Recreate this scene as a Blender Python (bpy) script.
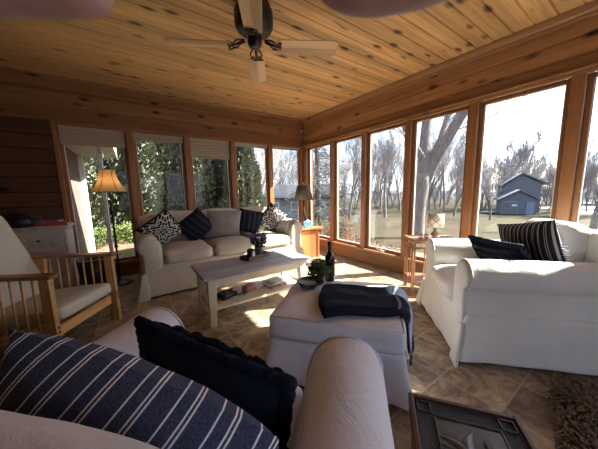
import bpy, bmesh, math, random
import numpy as np
from mathutils import Vector, Matrix, noise
R = math.radians
rnd = random.Random(7)
for o in list(bpy.data.objects): bpy.data.objects.remove(o)
SC = bpy.context.scene
COL = SC.collection

# ------------------------------------------------------------ camera
CAM = (-2.8575, -4.0088, 1.0910)
YAW, PITCH, ROLL, FPX = R(34.074), R(7.687), R(-1.1677), 244.55
def cam_axes():
    F = Vector((math.sin(YAW)*math.cos(PITCH), math.cos(YAW)*math.cos(PITCH), -math.sin(PITCH)))
    r = Vector((math.cos(YAW), -math.sin(YAW), 0)); u = r.cross(F)
    return r*math.cos(ROLL)+u*math.sin(ROLL), -r*math.sin(ROLL)+u*math.cos(ROLL), F
cr, cu, cf = cam_axes()
cd = bpy.data.cameras.new('camera'); cam = bpy.data.objects.new('camera', cd); COL.objects.link(cam)
M = Matrix(((cr.x, cu.x, -cf.x, CAM[0]), (cr.y, cu.y, -cf.y, CAM[1]), (cr.z, cu.z, -cf.z, CAM[2]), (0, 0, 0, 1)))
cam.matrix_world = M
cd.sensor_width = 36; cd.sensor_fit = 'HORIZONTAL'; cd.lens = 36*FPX/598
cd.clip_start = 0.004; cd.clip_end = 600
cd.dof.use_dof = True; cd.dof.focus_distance = 2.6; cd.dof.aperture_fstop = 14
SC.camera = cam

# ------------------------------------------------------------ sky, sun, exposure
W = bpy.data.worlds.new('sky'); SC.world = W; W.use_nodes = True
nt = W.node_tree; nt.nodes.clear()
def wn(t, **k):
    n = nt.nodes.new(t)
    for a, b in k.items(): setattr(n, a, b)
    return n
wo = wn('ShaderNodeOutputWorld'); wb = wn('ShaderNodeBackground'); wtc = wn('ShaderNodeTexCoord')
sky = wn('ShaderNodeTexSky', sky_type='NISHITA', sun_disc=False, sun_elevation=R(38), sun_rotation=R(115), air_density=1.0, dust_density=1.5, ozone_density=1.2)
mp = wn('ShaderNodeMapping'); mp.inputs['Scale'].default_value = (1.0, 1.0, 2.6)
nz = wn('ShaderNodeTexNoise'); nz.inputs['Scale'].default_value = 2.2; nz.inputs['Detail'].default_value = 7; nz.inputs['Roughness'].default_value = .6
cr1 = wn('ShaderNodeValToRGB'); cr1.color_ramp.elements[0].position = .34; cr1.color_ramp.elements[1].position = .58
sm = wn('ShaderNodeMixRGB', blend_type='MULTIPLY'); sm.inputs[0].default_value = 1; sm.inputs[2].default_value = (.145, .145, .145, 1)
mx = wn('ShaderNodeMixRGB'); mx.inputs[2].default_value = (.62, .69, .84, 1)
wsep = wn('ShaderNodeVectorMath', operation='DOT_PRODUCT'); wsep.inputs[1].default_value = (.93, -.30, .2)
wrp = wn('ShaderNodeValToRGB'); wrp.color_ramp.elements[0].position = .15; wrp.color_ramp.elements[0].color = (.80, .86, 1.0, 1); wrp.color_ramp.elements[1].position = .85; wrp.color_ramp.elements[1].color = (1.9, 1.86, 1.8, 1)
wmul = wn('ShaderNodeMixRGB', blend_type='MULTIPLY'); wmul.inputs[0].default_value = 1
L = nt.links.new
L(wtc.outputs['Generated'], mp.inputs[0]); L(mp.outputs[0], nz.inputs['Vector']); L(nz.outputs[0], cr1.inputs[0])
L(sky.outputs[0], sm.inputs[1]); L(sm.outputs[0], mx.inputs[1]); L(cr1.outputs[0], mx.inputs[0])
L(wtc.outputs['Generated'], wsep.inputs[0]); L(wsep.outputs['Value'], wrp.inputs[0]); L(mx.outputs[0], wmul.inputs[1]); L(wrp.outputs[0], wmul.inputs[2]); L(wmul.outputs[0], wb.inputs[0]); wb.inputs[1].default_value = .75; L(wb.outputs[0], wo.inputs[0])

sd = bpy.data.lights.new('sun', 'SUN'); sun = bpy.data.objects.new('sun', sd); COL.objects.link(sun)
SUNH = Vector((.9, -.43, 0)).normalized(); SEL = R(38)
sdir = Vector((SUNH.x*math.cos(SEL), SUNH.y*math.cos(SEL), math.sin(SEL)))
sun.rotation_euler = sdir.to_track_quat('Z', 'Y').to_euler(); sun.location = (6, -4, 8)
sd.energy = 12.0; sd.angle = R(.6); sd.color = (1, .95, .87)
SC.view_settings.view_transform = 'Standard'; SC.view_settings.look = 'None'
SC.view_settings.exposure = 1.75; SC.view_settings.gamma = 1.0; SC.view_settings.use_curve_mapping = False

# ------------------------------------------------------------ node material helpers
class NM:
    def __init__(s, name, rough=.6, spec=.3):
        s.m = bpy.data.materials.new(name); s.m.use_nodes = True; s.t = s.m.node_tree
        s.b = s.t.nodes['Principled BSDF']; s.b.inputs['Roughness'].default_value = rough
        s.b.inputs['Specular IOR Level'].default_value = spec
    def n(s, t, inp=None, **k):
        x = s.t.nodes.new(t)
        for a, b in k.items(): setattr(x, a, b)
        for a, b in (inp or {}).items():
            if isinstance(b, bpy.types.NodeSocket): s.t.links.new(b, x.inputs[a])
            else: x.inputs[a].default_value = b
        return x
    def coord(s, kind='Object', scale=(1, 1, 1), loc=(0, 0, 0), rot=(0, 0, 0)):
        tc = s.n('ShaderNodeTexCoord'); m = s.n('ShaderNodeMapping', {0: tc.outputs[kind], 1: loc, 2: rot, 3: scale}); return m.outputs[0]
    def noise(s, v, scale, detail=4, rough=.55, dist=0):
        return s.n('ShaderNodeTexNoise', {'Vector': v, 'Scale': scale, 'Detail': detail, 'Roughness': rough, 'Distortion': dist}).outputs[0]
    def ramp(s, fac, stops, interp='LINEAR'):
        r = s.n('ShaderNodeValToRGB', {0: fac}); cr = r.color_ramp; cr.interpolation = interp
        while len(cr.elements) < len(stops): cr.elements.new(.5)
        for e, (p, c) in zip(cr.elements, stops):
            e.position = p; e.color = (*c, 1) if len(c) == 3 else c
        return r.outputs[0]
    def mix(s, fac, a, b, mode='MIX'):
        x = s.n('ShaderNodeMixRGB', blend_type=mode)
        for i, v in ((0, fac), (1, a), (2, b)):
            if isinstance(v, bpy.types.NodeSocket): s.t.links.new(v, x.inputs[i])
            elif i == 0: x.inputs[0].default_value = v
            else: x.inputs[i].default_value = (*v, 1) if len(v) == 3 else v
        return x.outputs[0]
    def math(s, op, a, b=0.0, c=0.0):
        return s.n('ShaderNodeMath', {0: a, 1: b, 2: c}, operation=op).outputs[0]
    def sep(s, v):
        x = s.n('ShaderNodeSeparateXYZ', {0: v}); return x.outputs
    def comb(s, x, y, z): return s.n('ShaderNodeCombineXYZ', {0: x, 1: y, 2: z}).outputs[0]
    def col(s, c):
        if isinstance(c, bpy.types.NodeSocket): s.t.links.new(c, s.b.inputs['Base Color'])
        else: s.b.inputs['Base Color'].default_value = (*c, 1)
        return s
    def rough(s, c): s.t.links.new(c, s.b.inputs['Roughness']); return s
    def bump(s, h, strength=.3, dist=.01):
        b = s.n('ShaderNodeBump', {'Strength': strength, 'Distance': dist, 'Height': h}); s.t.links.new(b.outputs[0], s.b.inputs['Normal']); return s

def flat(name, c, rough=.6, spec=.3, metal=0, nscale=20, var=.12, bump=0):
    m = NM(name, rough, spec); v = m.coord()
    n = m.noise(v, nscale, 3)
    m.col(m.ramp(n, [(.3, tuple(x*(1-var) for x in c)), (.7, tuple(min(1, x*(1+var)) for x in c))]))
    m.b.inputs['Metallic'].default_value = metal
    if bump: m.bump(n, bump, .004)
    return m.m

def knotty(name, axis, base, dark, boardw=.145, boardaxis=2, boardoff=0.0, rough=.42, knots=1.0, spec=.4):
    """board wood: grain along axis, per-board tone, dark knots with rings bending the grain"""
    m = NM(name, rough, spec); tc = m.n('ShaderNodeTexCoord').outputs['Object']; s = m.sep(tc)
    along = s[axis]; across = s[boardaxis]; third = s[3-axis-boardaxis]
    bid = m.math('FLOOR', m.math('DIVIDE', m.math('SUBTRACT', across, boardoff), boardw))
    wn_ = m.n('ShaderNodeTexWhiteNoise', {'W': bid}, noise_dimensions='1D'); rv = wn_.outputs[0]
    a2 = m.math('ADD', along, m.math('MULTIPLY', rv, 37.0))
    # knots
    kv = m.comb(m.math('MULTIPLY', a2, 3.6), m.math('MULTIPLY', across, 8.5), m.math('MULTIPLY', bid, 3.1))
    vo = m.n('ShaderNodeTexVoronoi', {'Vector': kv, 'Scale': 1.0, 'Randomness': .9}); kd = vo.outputs['Distance']
    near = m.math('SUBTRACT', 1.0, m.math('SMOOTH_MIN', m.math('DIVIDE', kd, .35), 1.0, .1))
    gv = m.comb(m.math('MULTIPLY', a2, .9), m.math('ADD', m.math('MULTIPLY', across, 14.0), m.math('MULTIPLY', near, .55)), m.math('ADD', m.math('MULTIPLY', third, 8.0), bid))
    g = m.noise(gv, 1.6, 6, .62, .4)
    gf = m.noise(m.comb(m.math('MULTIPLY', a2, 5), m.math('MULTIPLY', across, 160), m.math('MULTIPLY', third, 160)), 1.0, 2)
    c = m.ramp(g, [(.3, dark), (.5, base), (.72, tuple(min(1, x*1.22) for x in base))])
    c = m.mix(.22, c, m.ramp(gf, [(.3, tuple(x*.6 for x in base)), (.7, tuple(min(1, x*1.25) for x in base))]))
    tone = m.math('ADD', m.math('MULTIPLY', rv, .42), .78)
    c = m.mix(1.0, c, m.comb(tone, tone, tone), 'MULTIPLY')
    kmask = m.ramp(kd, [(.10, (1, 1, 1)), (.17, (.6, .6, .6)), (.27, (0, 0, 0))])
    rare = m.math('GREATER_THAN', m.n('ShaderNodeSeparateColor', {0: vo.outputs['Color']}).outputs[0], 1-.75*knots)
    c = m.mix(m.math('MULTIPLY', kmask, rare), c, tuple(x*.14 for x in dark))
    m.col(c); m.bump(m.math('ADD', g, m.math('MULTIPLY', gf, .3)), .16, .003)
    return m.m

CB, CD = (.56, .29, .115), (.36, .155, .052)
MAT = {}
MAT['ceil'] = knotty('knotty_ceiling_boards', 0, (.66, .41, .18), (.47, .25, .085), .135, 1, 0, .38)
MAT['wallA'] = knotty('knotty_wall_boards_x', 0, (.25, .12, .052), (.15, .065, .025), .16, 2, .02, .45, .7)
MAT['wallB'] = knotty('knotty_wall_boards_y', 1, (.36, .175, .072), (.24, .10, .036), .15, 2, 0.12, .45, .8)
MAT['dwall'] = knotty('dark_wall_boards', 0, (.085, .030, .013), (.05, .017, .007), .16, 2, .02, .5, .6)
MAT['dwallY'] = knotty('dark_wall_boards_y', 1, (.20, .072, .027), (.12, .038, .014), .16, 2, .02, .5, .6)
MAT['post'] = knotty('window_post_wood', 2, (.26, .115, .046), (.17, .066, .024), 5, 0, -20, .4, .0)
MAT['trimx'] = knotty('trim_wood_x', 0, (.33, .15, .06), (.22, .085, .03), 5, 2, -20, .4, .0)
MAT['trimy'] = knotty('trim_wood_y', 1, (.42, .21, .09), (.30, .13, .05), 5, 2, -20, .4, .25)
MAT['basewood'] = knotty('baseboard_wood_y', 1, (.30, .15, .062), (.20, .085, .033), 5, 2, -20, .45, .6)
MAT['kickx'] = knotty('sill_board_x', 0, (.24, .09, .035), (.15, .05, .018), 5, 2, -20, .45, .5)
MAT['oak'] = knotty('oak_chair_wood', 0, (.55, .32, .13), (.40, .20, .07), 5, 1, -20, .38, .0)
MAT['cedar'] = knotty('cedar_table_wood', 2, (.60, .21, .075), (.42, .12, .035), 5, 0, -20, .4, .5)
MAT['bamboo'] = flat('bamboo', (.42, .21, .10), .4, .4, 0, 30, .25)
MAT['blade'] = knotty('fan_blade_wood', 0, (.66, .46, .27), (.56, .36, .19), 5, 1, -20, .35, 0)
MAT['cream'] = flat('cream_paint', (.58, .52, .40), .5, .3, 0, 8, .08)
MAT['greytop'] = knotty('weathered_grey_top', 0, (.38, .37, .42), (.27, .26, .30), .16, 1, -2.08, .42, 0)
MAT['black'] = flat('black_metal', (.012, .012, .013), .35, .5)
MAT['bronze'] = flat('dark_bronze', (.03, .024, .02), .4, .5)
MAT['white'] = flat('white_paint', (.72, .72, .70), .5)
MAT['blind'] = flat('blind_fabric', (.40, .35, .29), .8, .1, 0, 60)
MAT['dresser'] = flat('distressed_white_paint', (.42, .37, .32), .6, .3, 0, 14, .22)

def fabric(name, c, weave=420, var=.08, rough=.9, wr=.35):
    m = NM(name, rough, .15); v = m.coord()
    big = m.noise(v, 3.5, 4); fine = m.noise(v, weave, 2)
    cc = m.ramp(big, [(.3, tuple(x*(1-var) for x in c)), (.7, tuple(min(1, x*(1+var)) for x in c))])
    cc = m.mix(.15, cc, m.ramp(fine, [(.35, tuple(x*.6 for x in c)), (.65, tuple(min(1, x*1.3) for x in c))]))
    m.col(cc); w = m.noise(v, 7, 5, .6, 1.2)
    m.bump(m.math('ADD', m.math('MULTIPLY', w, 1.0), m.math('MULTIPLY', fine, .05)), wr, .03)
    m.b.inputs['Sheen Weight'].default_value = .0
    return m.m
MAT['slip'] = fabric('white_slipcover_cotton', (.69, .68, .76))
MAT['slip2'] = fabric('white_chair_slipcover', (.71, .70, .65))
MAT['tan'] = fabric('cream_sofa_slipcover', (.49, .445, .38))
MAT['navy'] = fabric('navy_cotton', (.012, .016, .032), 300, .3)
MAT['throw'] = fabric('navy_knit', (.011, .015, .030), 160, .4)
MAT['greyc'] = fabric('grey_linen', (.235, .21, .205), 260, .15)

def uv_stripes(name, base, line, stops, rot=0, rep=1.0, axis=0, fab=300):
    m = NM(name, .9, .15); tc = m.n('ShaderNodeTexCoord'); mp_ = m.n('ShaderNodeMapping', {0: tc.outputs['UV'], 2: (0, 0, rot)})
    s = m.sep(mp_.outputs[0]); t = m.math('FRACT', m.math('MULTIPLY', s[axis], rep))
    st = [(0.0, (0, 0, 0))]
    for a, b in stops: st += [(a, (1, 1, 1)), (b, (0, 0, 0))]
    f = m.ramp(t, st, 'CONSTANT'); fine = m.noise(m.coord(), fab, 2)
    bc = m.ramp(fine, [(.35, tuple(x*.7 for x in base)), (.65, tuple(x*1.6 for x in base))])
    m.col(m.mix(f, bc, line)); m.bump(m.noise(m.coord(), 9, 4, .6, 1), .3, .02)
    return m.m
MAT['stripe_fg'] = uv_stripes('navy_white_stripe', (.05, .062, .115), (.82, .83, .88), [(.10, .145), (.44, .485), (.55, .595)], R(22), 8.2)
MAT['stripe_r'] = uv_stripes('charcoal_grey_stripe', (.014, .015, .024), (.36, .35, .36), [(.12, .24), (.55, .60), (.70, .75)], 0, 6.5)
MAT['stripe_navy'] = uv_stripes('navy_tonal_stripe', (.006, .007, .013), (.022, .026, .045), [(.2, .55)], R(8), 5)
MAT['cushion'] = uv_stripes('beige_corded_cushion', (.42, .385, .32), (.52, .48, .41), [(.0, .5)], 0, 46)

def scroll():
    m = NM('black_white_scroll_embroidery', .9, .15); tc = m.n('ShaderNodeTexCoord'); s = m.sep(tc.outputs['UV'])
    ax = m.math('ABSOLUTE', m.math('SUBTRACT', s[0], .5)); ay = m.math('ABSOLUTE', m.math('SUBTRACT', s[1], .5))
    r = m.math('SQRT', m.math('ADD', m.math('MULTIPLY', ax, ax), m.math('MULTIPLY', ay, ay)))
    th = m.math('ARCTAN2', ay, ax)
    petal = m.math('MULTIPLY', m.math('COSINE', m.math('MULTIPLY', th, 8)), .055)
    w1 = m.math('ABSOLUTE', m.math('SINE', m.math('MULTIPLY', m.math('ADD', r, petal), 17)))
    u2 = m.math('ABSOLUTE', m.math('SUBTRACT', ax, ay))
    w2 = m.math('ABSOLUTE', m.math('SINE', m.math('ADD', m.math('MULTIPLY', u2, 24), m.math('MULTIPLY', r, 12))))
    f = m.math('MAXIMUM', m.math('LESS_THAN', w1, .30), m.math('LESS_THAN', w2, .30))
    edge = m.math('MAXIMUM', ax, ay); f = m.math('MULTIPLY', f, m.math('LESS_THAN', edge, .47))
    m.col(m.mix(f, (.016, .016, .018), (.60, .58, .54))); m.bump(f, .3, .003)
    return m.m
MAT['scroll'] = scroll()

def glass_mat(name, tint=(1, 1, 1), gloss=.05):
    m = bpy.data.materials.new(name); m.use_nodes = True; t = m.node_tree; t.nodes.clear()
    o = t.nodes.new('ShaderNodeOutputMaterial'); a = t.nodes.new('ShaderNodeBsdfTransparent'); g = t.nodes.new('ShaderNodeBsdfGlossy')
    a.inputs[0].default_value = (*tint, 1); g.inputs['Roughness'].default_value = .0; x = t.nodes.new('ShaderNodeMixShader')
    lw = t.nodes.new('ShaderNodeLayerWeight'); lw.inputs[0].default_value = .22
    mm = t.nodes.new('ShaderNodeMath'); mm.operation = 'MULTIPLY_ADD'; mm.inputs[1].default_value = .5; mm.inputs[2].default_value = gloss
    nz_ = t.nodes.new('ShaderNodeTexNoise'); nz_.inputs['Scale'].default_value = 3
    t.links.new(lw.outputs['Facing'], mm.inputs[0]); t.links.new(mm.outputs[0], x.inputs[0]); t.links.new(a.outputs[0], x.inputs[1]); t.links.new(g.outputs[0], x.inputs[2]); t.links.new(x.outputs[0], o.inputs[0])
    return m
MAT['glass'] = glass_mat('window_glass', (.97, .985, .98), .02)
def screen_mat():
    m = bpy.data.materials.new('insect_screen'); m.use_nodes = True; t = m.node_tree; t.nodes.clear()
    o = t.nodes.new('ShaderNodeOutputMaterial'); a = t.nodes.new('ShaderNodeBsdfTransparent'); g = t.nodes.new('ShaderNodeBsdfDiffuse')
    g.inputs[0].default_value = (.30, .30, .30, 1); x = t.nodes.new('ShaderNodeMixShader'); x.inputs[0].default_value = .2
    t.links.new(a.outputs[0], x.inputs[1]); t.links.new(g.outputs[0], x.inputs[2]); t.links.new(x.outputs[0], o.inputs[0]); return m
MAT['screen'] = screen_mat()

# ------------------------------------------------------------ mesh helpers
class MB:
    def __init__(s): s.v = []; s.f = []; s.uv = {}
    def add(s, vs, fs, M=None, uvs=None):
        k = len(s.v)
        for p in vs:
            p = Vector(p)
            s.v.append(tuple(M @ p) if M is not None else tuple(p))
        for i, f in enumerate(fs):
            if uvs: s.uv[len(s.f)] = uvs[i]
            s.f.append([k+a for a in f])
        return s
    def box(s, a, b, M=None):
        x0, y0, z0 = a; x1, y1, z1 = b
        return s.add([(x0, y0, z0), (x1, y0, z0), (x1, y1, z0), (x0, y1, z0), (x0, y0, z1), (x1, y0, z1), (x1, y1, z1), (x0, y1, z1)],
                     [(0, 3, 2, 1), (4, 5, 6, 7), (0, 1, 5, 4), (1, 2, 6, 5), (2, 3, 7, 6), (3, 0, 4, 7)], M)
    def bar(s, p, q, w, d, up=(0, 0, 1), w2=None, d2=None):
        p = Vector(p); q = Vector(q); t = (q-p).normalized(); u = Vector(up)
        if abs(t.dot(u)) > .99: u = Vector((0, 1, 0))
        x = t.cross(u).normalized(); y = x.cross(t)
        w2 = w if w2 is None else w2; d2 = d if d2 is None else d2; vs = []
        for c, ww, dd in ((p, w, d), (q, w2, d2)):
            for a, b in ((-1, -1), (1, -1), (1, 1), (-1, 1)): vs.append(c+x*a*ww/2+y*b*dd/2)
        return s.add(vs, [(0, 3, 2, 1), (4, 5, 6, 7), (0, 1, 5, 4), (1, 2, 6, 5), (2, 3, 7, 6), (3, 0, 4, 7)])
    def tube(s, pts, rad, n=8, cap=True):
        pts = [Vector(p) for p in pts]; rad = rad if hasattr(rad, '__len__') else [rad]*len(pts)
        k = len(s.v); px = None
        for i, p in enumerate(pts):
            t = (pts[min(i+1, len(pts)-1)]-pts[max(i-1, 0)]).normalized()
            if px is None: px = t.orthogonal().normalized()
            px = (px-t*px.dot(t)); px = px.normalized() if px.length > 1e-6 else t.orthogonal().normalized()
            py = t.cross(px)
            for j in range(n):
                a = 2*math.pi*j/n; s.v.append(tuple(p+(px*math.cos(a)+py*math.sin(a))*rad[i]))
        for i in range(len(pts)-1):
            for j in range(n):
                a = k+i*n+j; b = k+i*n+(j+1) % n; s.f.append([a, b, b+n, a+n])
        if cap: s.f.append([k+j for j in range(n)][::-1]); s.f.append([k+(len(pts)-1)*n+j for j in range(n)])
        return s
    def lathe(s, prof, n=24, M=None, cx=0, cy=0):
        vs = []; fs = []
        for r, z in prof:
            for j in range(n):
                a = 2*math.pi*j/n; vs.append((cx+r*math.cos(a), cy+r*math.sin(a), z))
        for i in range(len(prof)-1):
            for j in range(n):
                a = i*n+j; b = i*n+(j+1) % n; fs.append((a, b, b+n, a+n))
        if prof[0][0] > 1e-4: fs.append(tuple(range(n))[::-1])
        if prof[-1][0] > 1e-4: fs.append(tuple((len(prof)-1)*n+j for j in range(n)))
        return s.add(vs, fs, M)
    def prism(s, poly, a, b, axis='z', M=None):
        n = len(poly); vs = []
        for h in (a, b):
            for p in poly:
                vs.append((p[0], p[1], h) if axis == 'z' else (h, p[0], p[1]) if axis == 'x' else (p[0], h, p[1]))
        fs = [tuple(range(n))[::-1], tuple(range(n, 2*n))]+[(i, (i+1) % n, (i+1) % n+n, i+n) for i in range(n)]
        return s.add(vs, fs, M)
    def grid(s, fn, nu, nv, M=None, uvfn=None):
        vs = [fn(i/nu, j/nv) for j in range(nv+1) for i in range(nu+1)]; fs = []; us = []
        for j in range(nv):
            for i in range(nu):
                a = j*(nu+1)+i; fs.append((a, a+1, a+nu+2, a+nu+1))
                us.append([(i/nu, j/nv), ((i+1)/nu, j/nv), ((i+1)/nu, (j+1)/nv), (i/nu, (j+1)/nv)])
        return s.add(vs, fs, M, us)
    def rbox(s, c, size, r, n=10, puff=(0, 0, 0), fn=None, M=None, wr=0, seed=0):
        """rounded box with bulging faces and soft wrinkles"""
        hx, hy, hz = size[0]/2, size[1]/2, size[2]/2; bm = bmesh.new()
        bmesh.ops.create_cube(bm, size=2); bmesh.ops.subdivide_edges(bm, edges=bm.edges[:], cuts=n, use_grid_fill=True)
        vs = []
        for v in bm.verts:
            x, y, z = v.co
            p = Vector((x*hx, y*hy, z*hz)); q = Vector((max(-hx+r, min(hx-r, p.x)), max(-hy+r, min(hy-r, p.y)), max(-hz+r, min(hz-r, p.z))))
            d = p-q
            if d.length > 1e-6: p = q+d.normalized()*r
            p.x += math.copysign(1, x)*puff[0]*(1-y*y)*(1-z*z)*(abs(x) > .7)*abs(x)
            p.y += math.copysign(1, y)*puff[1]*(1-x*x)*(1-z*z)*(abs(y) > .7)*abs(y)
            p.z += math.copysign(1, z)*puff[2]*(1-x*x)*(1-y*y)*(abs(z) > .7)*abs(z)
            if fn: p = fn(p, (x, y, z))
            if wr:
                k = noise.noise(Vector((p.x*5+seed, p.y*5, p.z*5)))+.5*noise.noise(Vector((p.x*13, p.y*13+seed, p.z*13)))
                p = p+p.normalized()*k*wr
            vs.append(p+Vector(c))
        bm.verts.index_update(); fs = [[v.index for v in f.verts] for f in bm.faces]; bm.free()
        return s.add(vs, fs, M)
    def build(s, name, mat, parent=None, smooth=False, bevel=0, kind=None, label=None, sub=0, seg=2):
        me = bpy.data.meshes.new(name); me.from_pydata(s.v, [], s.f); me.validate()
        if s.uv and len(me.polygons) == len(s.f):
            ul = me.uv_layers.new(name='UVMap')
            for p in me.polygons:
                u = s.uv.get(p.index)
                if u:
                    for li, w in zip(p.loop_indices, u): ul.data[li].uv = w
        me.materials.append(MAT[mat] if isinstance(mat, str) else mat)
        if smooth: me.polygons.foreach_set('use_smooth', [True]*len(me.polygons))
        o = bpy.data.objects.new(name, me); COL.objects.link(o)
        if parent: o.parent = parent
        if bevel:
            b = o.modifiers.new('bevel', 'BEVEL'); b.width = bevel; b.segments = seg; b.limit_method = 'ANGLE'; b.angle_limit = R(40)
        if sub:
            b = o.modifiers.new('sub', 'SUBSURF'); b.levels = sub; b.render_levels = sub
        if kind: o['kind'] = kind
        if label: o['label'] = label
        return o
def tag(o, label, cat, group=None, kind=None):
    o['label'] = label; o['category'] = cat
    if group: o['group'] = group
    if kind: o['kind'] = kind
    return o
def thing(name, label, cat, loc=(0, 0, 0), rz=0, group=None):
    o = bpy.data.objects.new(name, None); o.empty_display_size = .1; COL.objects.link(o); o.location = loc; o.rotation_euler = (0, 0, rz)
    return tag(o, label, cat, group)
def az(a): return -R(a)      # local +Y turned to compass azimuth a (from +y towards +x)
def copy_tree(o, parent=None, name=None):
    c = o.copy(); COL.objects.link(c)
    if parent: c.parent = parent
    for ch in o.children: copy_tree(ch, c)
    return c
def T(x, y, z): return Matrix.Translation((x, y, z))
def RX(a): return Matrix.Rotation(a, 4, 'X')
def RY(a): return Matrix.Rotation(a, 4, 'Y')
def RZ(a): return Matrix.Rotation(a, 4, 'Z')

# ============================================================ ROOM SHELL
XL, YF, ZC = -6.2, -6.0, 2.44
SL = .0166                                    # the ceiling drops slightly away from the back wall
HEAD, SILL = 1.92, .235
AX = [-.02, -.735, -1.425, -2.115, -2.815, -3.525]
BY = [-.10, -.811, -1.508, -2.20, -2.893, -3.578, -4.275, -4.975]
# floor
m = NM('slate_tile_floor', .5, .3); v = m.coord(loc=(.005, .195, 0)); s = m.sep(v)
TS = .29
fx = m.math('FRACT', m.math('DIVIDE', s[0], TS)); fy = m.math('FRACT', m.math('DIVIDE', s[1], TS))
ex = m.math('MINIMUM', fx, m.math('SUBTRACT', 1.0, fx)); ey = m.math('MINIMUM', fy, m.math('SUBTRACT', 1.0, fy))
e = m.math('MINIMUM', ex, ey)
ix = m.math('FLOOR', m.math('DIVIDE', s[0], TS)); iy = m.math('FLOOR', m.math('DIVIDE', s[1], TS))
wnz = m.n('ShaderNodeTexWhiteNoise', {'Vector': m.comb(ix, iy, 0.0)}, noise_dimensions='3D')
tilev = m.n('ShaderNodeVectorMath', {0: v, 1: wnz.outputs['Color']}, operation='ADD').outputs[0]
n1 = m.noise(tilev, 5.5, 9, .74, 1.2); n2 = m.noise(tilev, 18, 5, .7)
c = m.ramp(n1, [(.34, (.075, .045, .027)), (.45, (.21, .15, .092)), (.54, (.40, .305, .195)), (.66, (.64, .52, .36))])
c = m.mix(.35, c, m.ramp(n2, [(.3, (.09, .06, .04)), (.7, (.40, .32, .24))]))
tn = m.math('ADD', m.math('MULTIPLY', wnz.outputs[0], .35), .82); c = m.mix(1.0, c, m.comb(tn, tn, tn), 'MULTIPLY')
gm = m.math('LESS_THAN', e, .015); c = m.mix(m.math('MULTIPLY', gm, .9), c, (.42, .35, .26)); m.col(c)
m.bump(m.math('ADD', m.math('MULTIPLY', n1, .5), m.math('MULTIPLY', m.math('GREATER_THAN', e, .014), .6)), .35, .006)
m.rough(m.ramp(n2, [(.3, (.40, .40, .40)), (.7, (.64, .64, .64))])); MAT['floor'] = m.m
MB().box((XL, YF, -.12), (.16, .16, 0)).build('floor', 'floor', kind='structure')
# ceiling of V-jointed boards running along x
def board_strip(mb, a0, a1, w, face, back, plane, length, notch=.007):
    """profile polygon of joined boards between a0..a1, with V joints, extruded along the third axis"""
    top = []; a = a0
    while a < a1-1e-4:
        b = min(a+w, a1); top += [(a, face+notch), (a+.006, face), (b-.006, face)]; a = b
    top += [(a1, face+notch)]
    return top
def vz(y): return ZC+SL*y
mb = MB(); prof = []; y = YF
while y < .0-1e-4:
    y2 = min(y+.135, 0.0); prof += [(y, .014), (y+.008, 0), (y2-.008, 0)]; y = y2
prof += [(.0, .009)]
vs = []; n = len(prof)
for x in (XL, .0): vs += [(x, p[0], vz(p[0])+p[1]) for p in prof]
fs = [(i, i+1, n+i+1, n+i) for i in range(n-1)]
mb.add(vs, fs); mb.box((XL, YF, 2.46), (.14, .14, 2.56)); mb.build('ceiling', 'ceil', kind='structure')

def boards_wall(mb, axis, a0, a1, zs, face, depth):
    """stack of horizontal boards; axis 'x': spans x a0..a1 and faces -y at y=face ; 'y': spans y and faces -x"""
    for z0, z1 in zip(zs[:-1], zs[1:]):
        p = [(face+.012, z0), (face, z0+.008), (face, z1-.008), (face+.012, z1), (face+depth, z1), (face+depth, z0)]
        if axis == 'x': mb.prism(p, a0, a1, 'x')
        else: mb.prism(p, a0, a1, 'y')
# back wall: header above windows, solid part on the left, low wall under the windows
mb = MB(); boards_wall(mb, 'x', XL, .14, [1.95, 2.115, 2.285, 2.46], 0, .14)
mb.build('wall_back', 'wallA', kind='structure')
mb = MB(); boards_wall(mb, 'x', XL, AX[5]-.022, [0, .15, .32, .48, .65, .81, .98, 1.14, 1.31, 1.47, 1.63, 1.79, 1.95], .0, .14)
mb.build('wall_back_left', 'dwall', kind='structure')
mb = MB(); mb.box((AX[5]-.022, .0, 0), (.14, .14, .165)); mb.build('baseboard_back', 'kickx', kind='structure', bevel=.004)
mb = MB(); mb.box((AX[5]-.022, -.03, .165), (.14, .14, .205)); mb.build('trim_1', 'trimx', kind='structure', bevel=.006)
# crown on back wall: wide dark board
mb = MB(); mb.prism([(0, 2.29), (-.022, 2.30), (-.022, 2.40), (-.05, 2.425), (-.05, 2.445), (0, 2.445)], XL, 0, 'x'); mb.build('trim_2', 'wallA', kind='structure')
# right wall
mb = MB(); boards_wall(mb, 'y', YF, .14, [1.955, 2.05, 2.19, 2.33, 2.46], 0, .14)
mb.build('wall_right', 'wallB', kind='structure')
mb = MB(); boards_wall(mb, 'y', YF, BY[7]-.05, [0, .15, .32, .48, .65, .81, .98, 1.14, 1.31, 1.47, 1.63, 1.79, 1.955], 0, .14); mb.build('wall_right_end', 'wallB', kind='structure')
mb = MB(); mb.box((0, YF, 0), (.14, .14, .185)); mb.build('baseboard_right', 'basewood', kind='structure', bevel=.004)
mb = MB(); mb.box((-.03, BY[7]-.05, .185), (.14, 0, .215)); mb.build('trim_3', 'trimy', kind='structure', bevel=.006)
# sloping cove moulding following the ceiling on the right wall
vs = []; pf = [(0, -.085), (-.012, -.085), (-.018, -.07), (-.018, -.055), (-.03, -.045), (-.045, -.02), (-.05, 0), (-.05, .02), (0, .02)]
for y in (YF, 0): vs += [(p[0], y, vz(y)+p[1]) for p in pf]
n = len(pf); mb = MB(); mb.add(vs, [(i, (i+1) % n, (i+1) % n+n, i+n) for i in range(n)]+[tuple(range(n))[::-1], tuple(range(n, 2*n))]); mb.build('trim_4', 'trimy', kind='structure')
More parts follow.
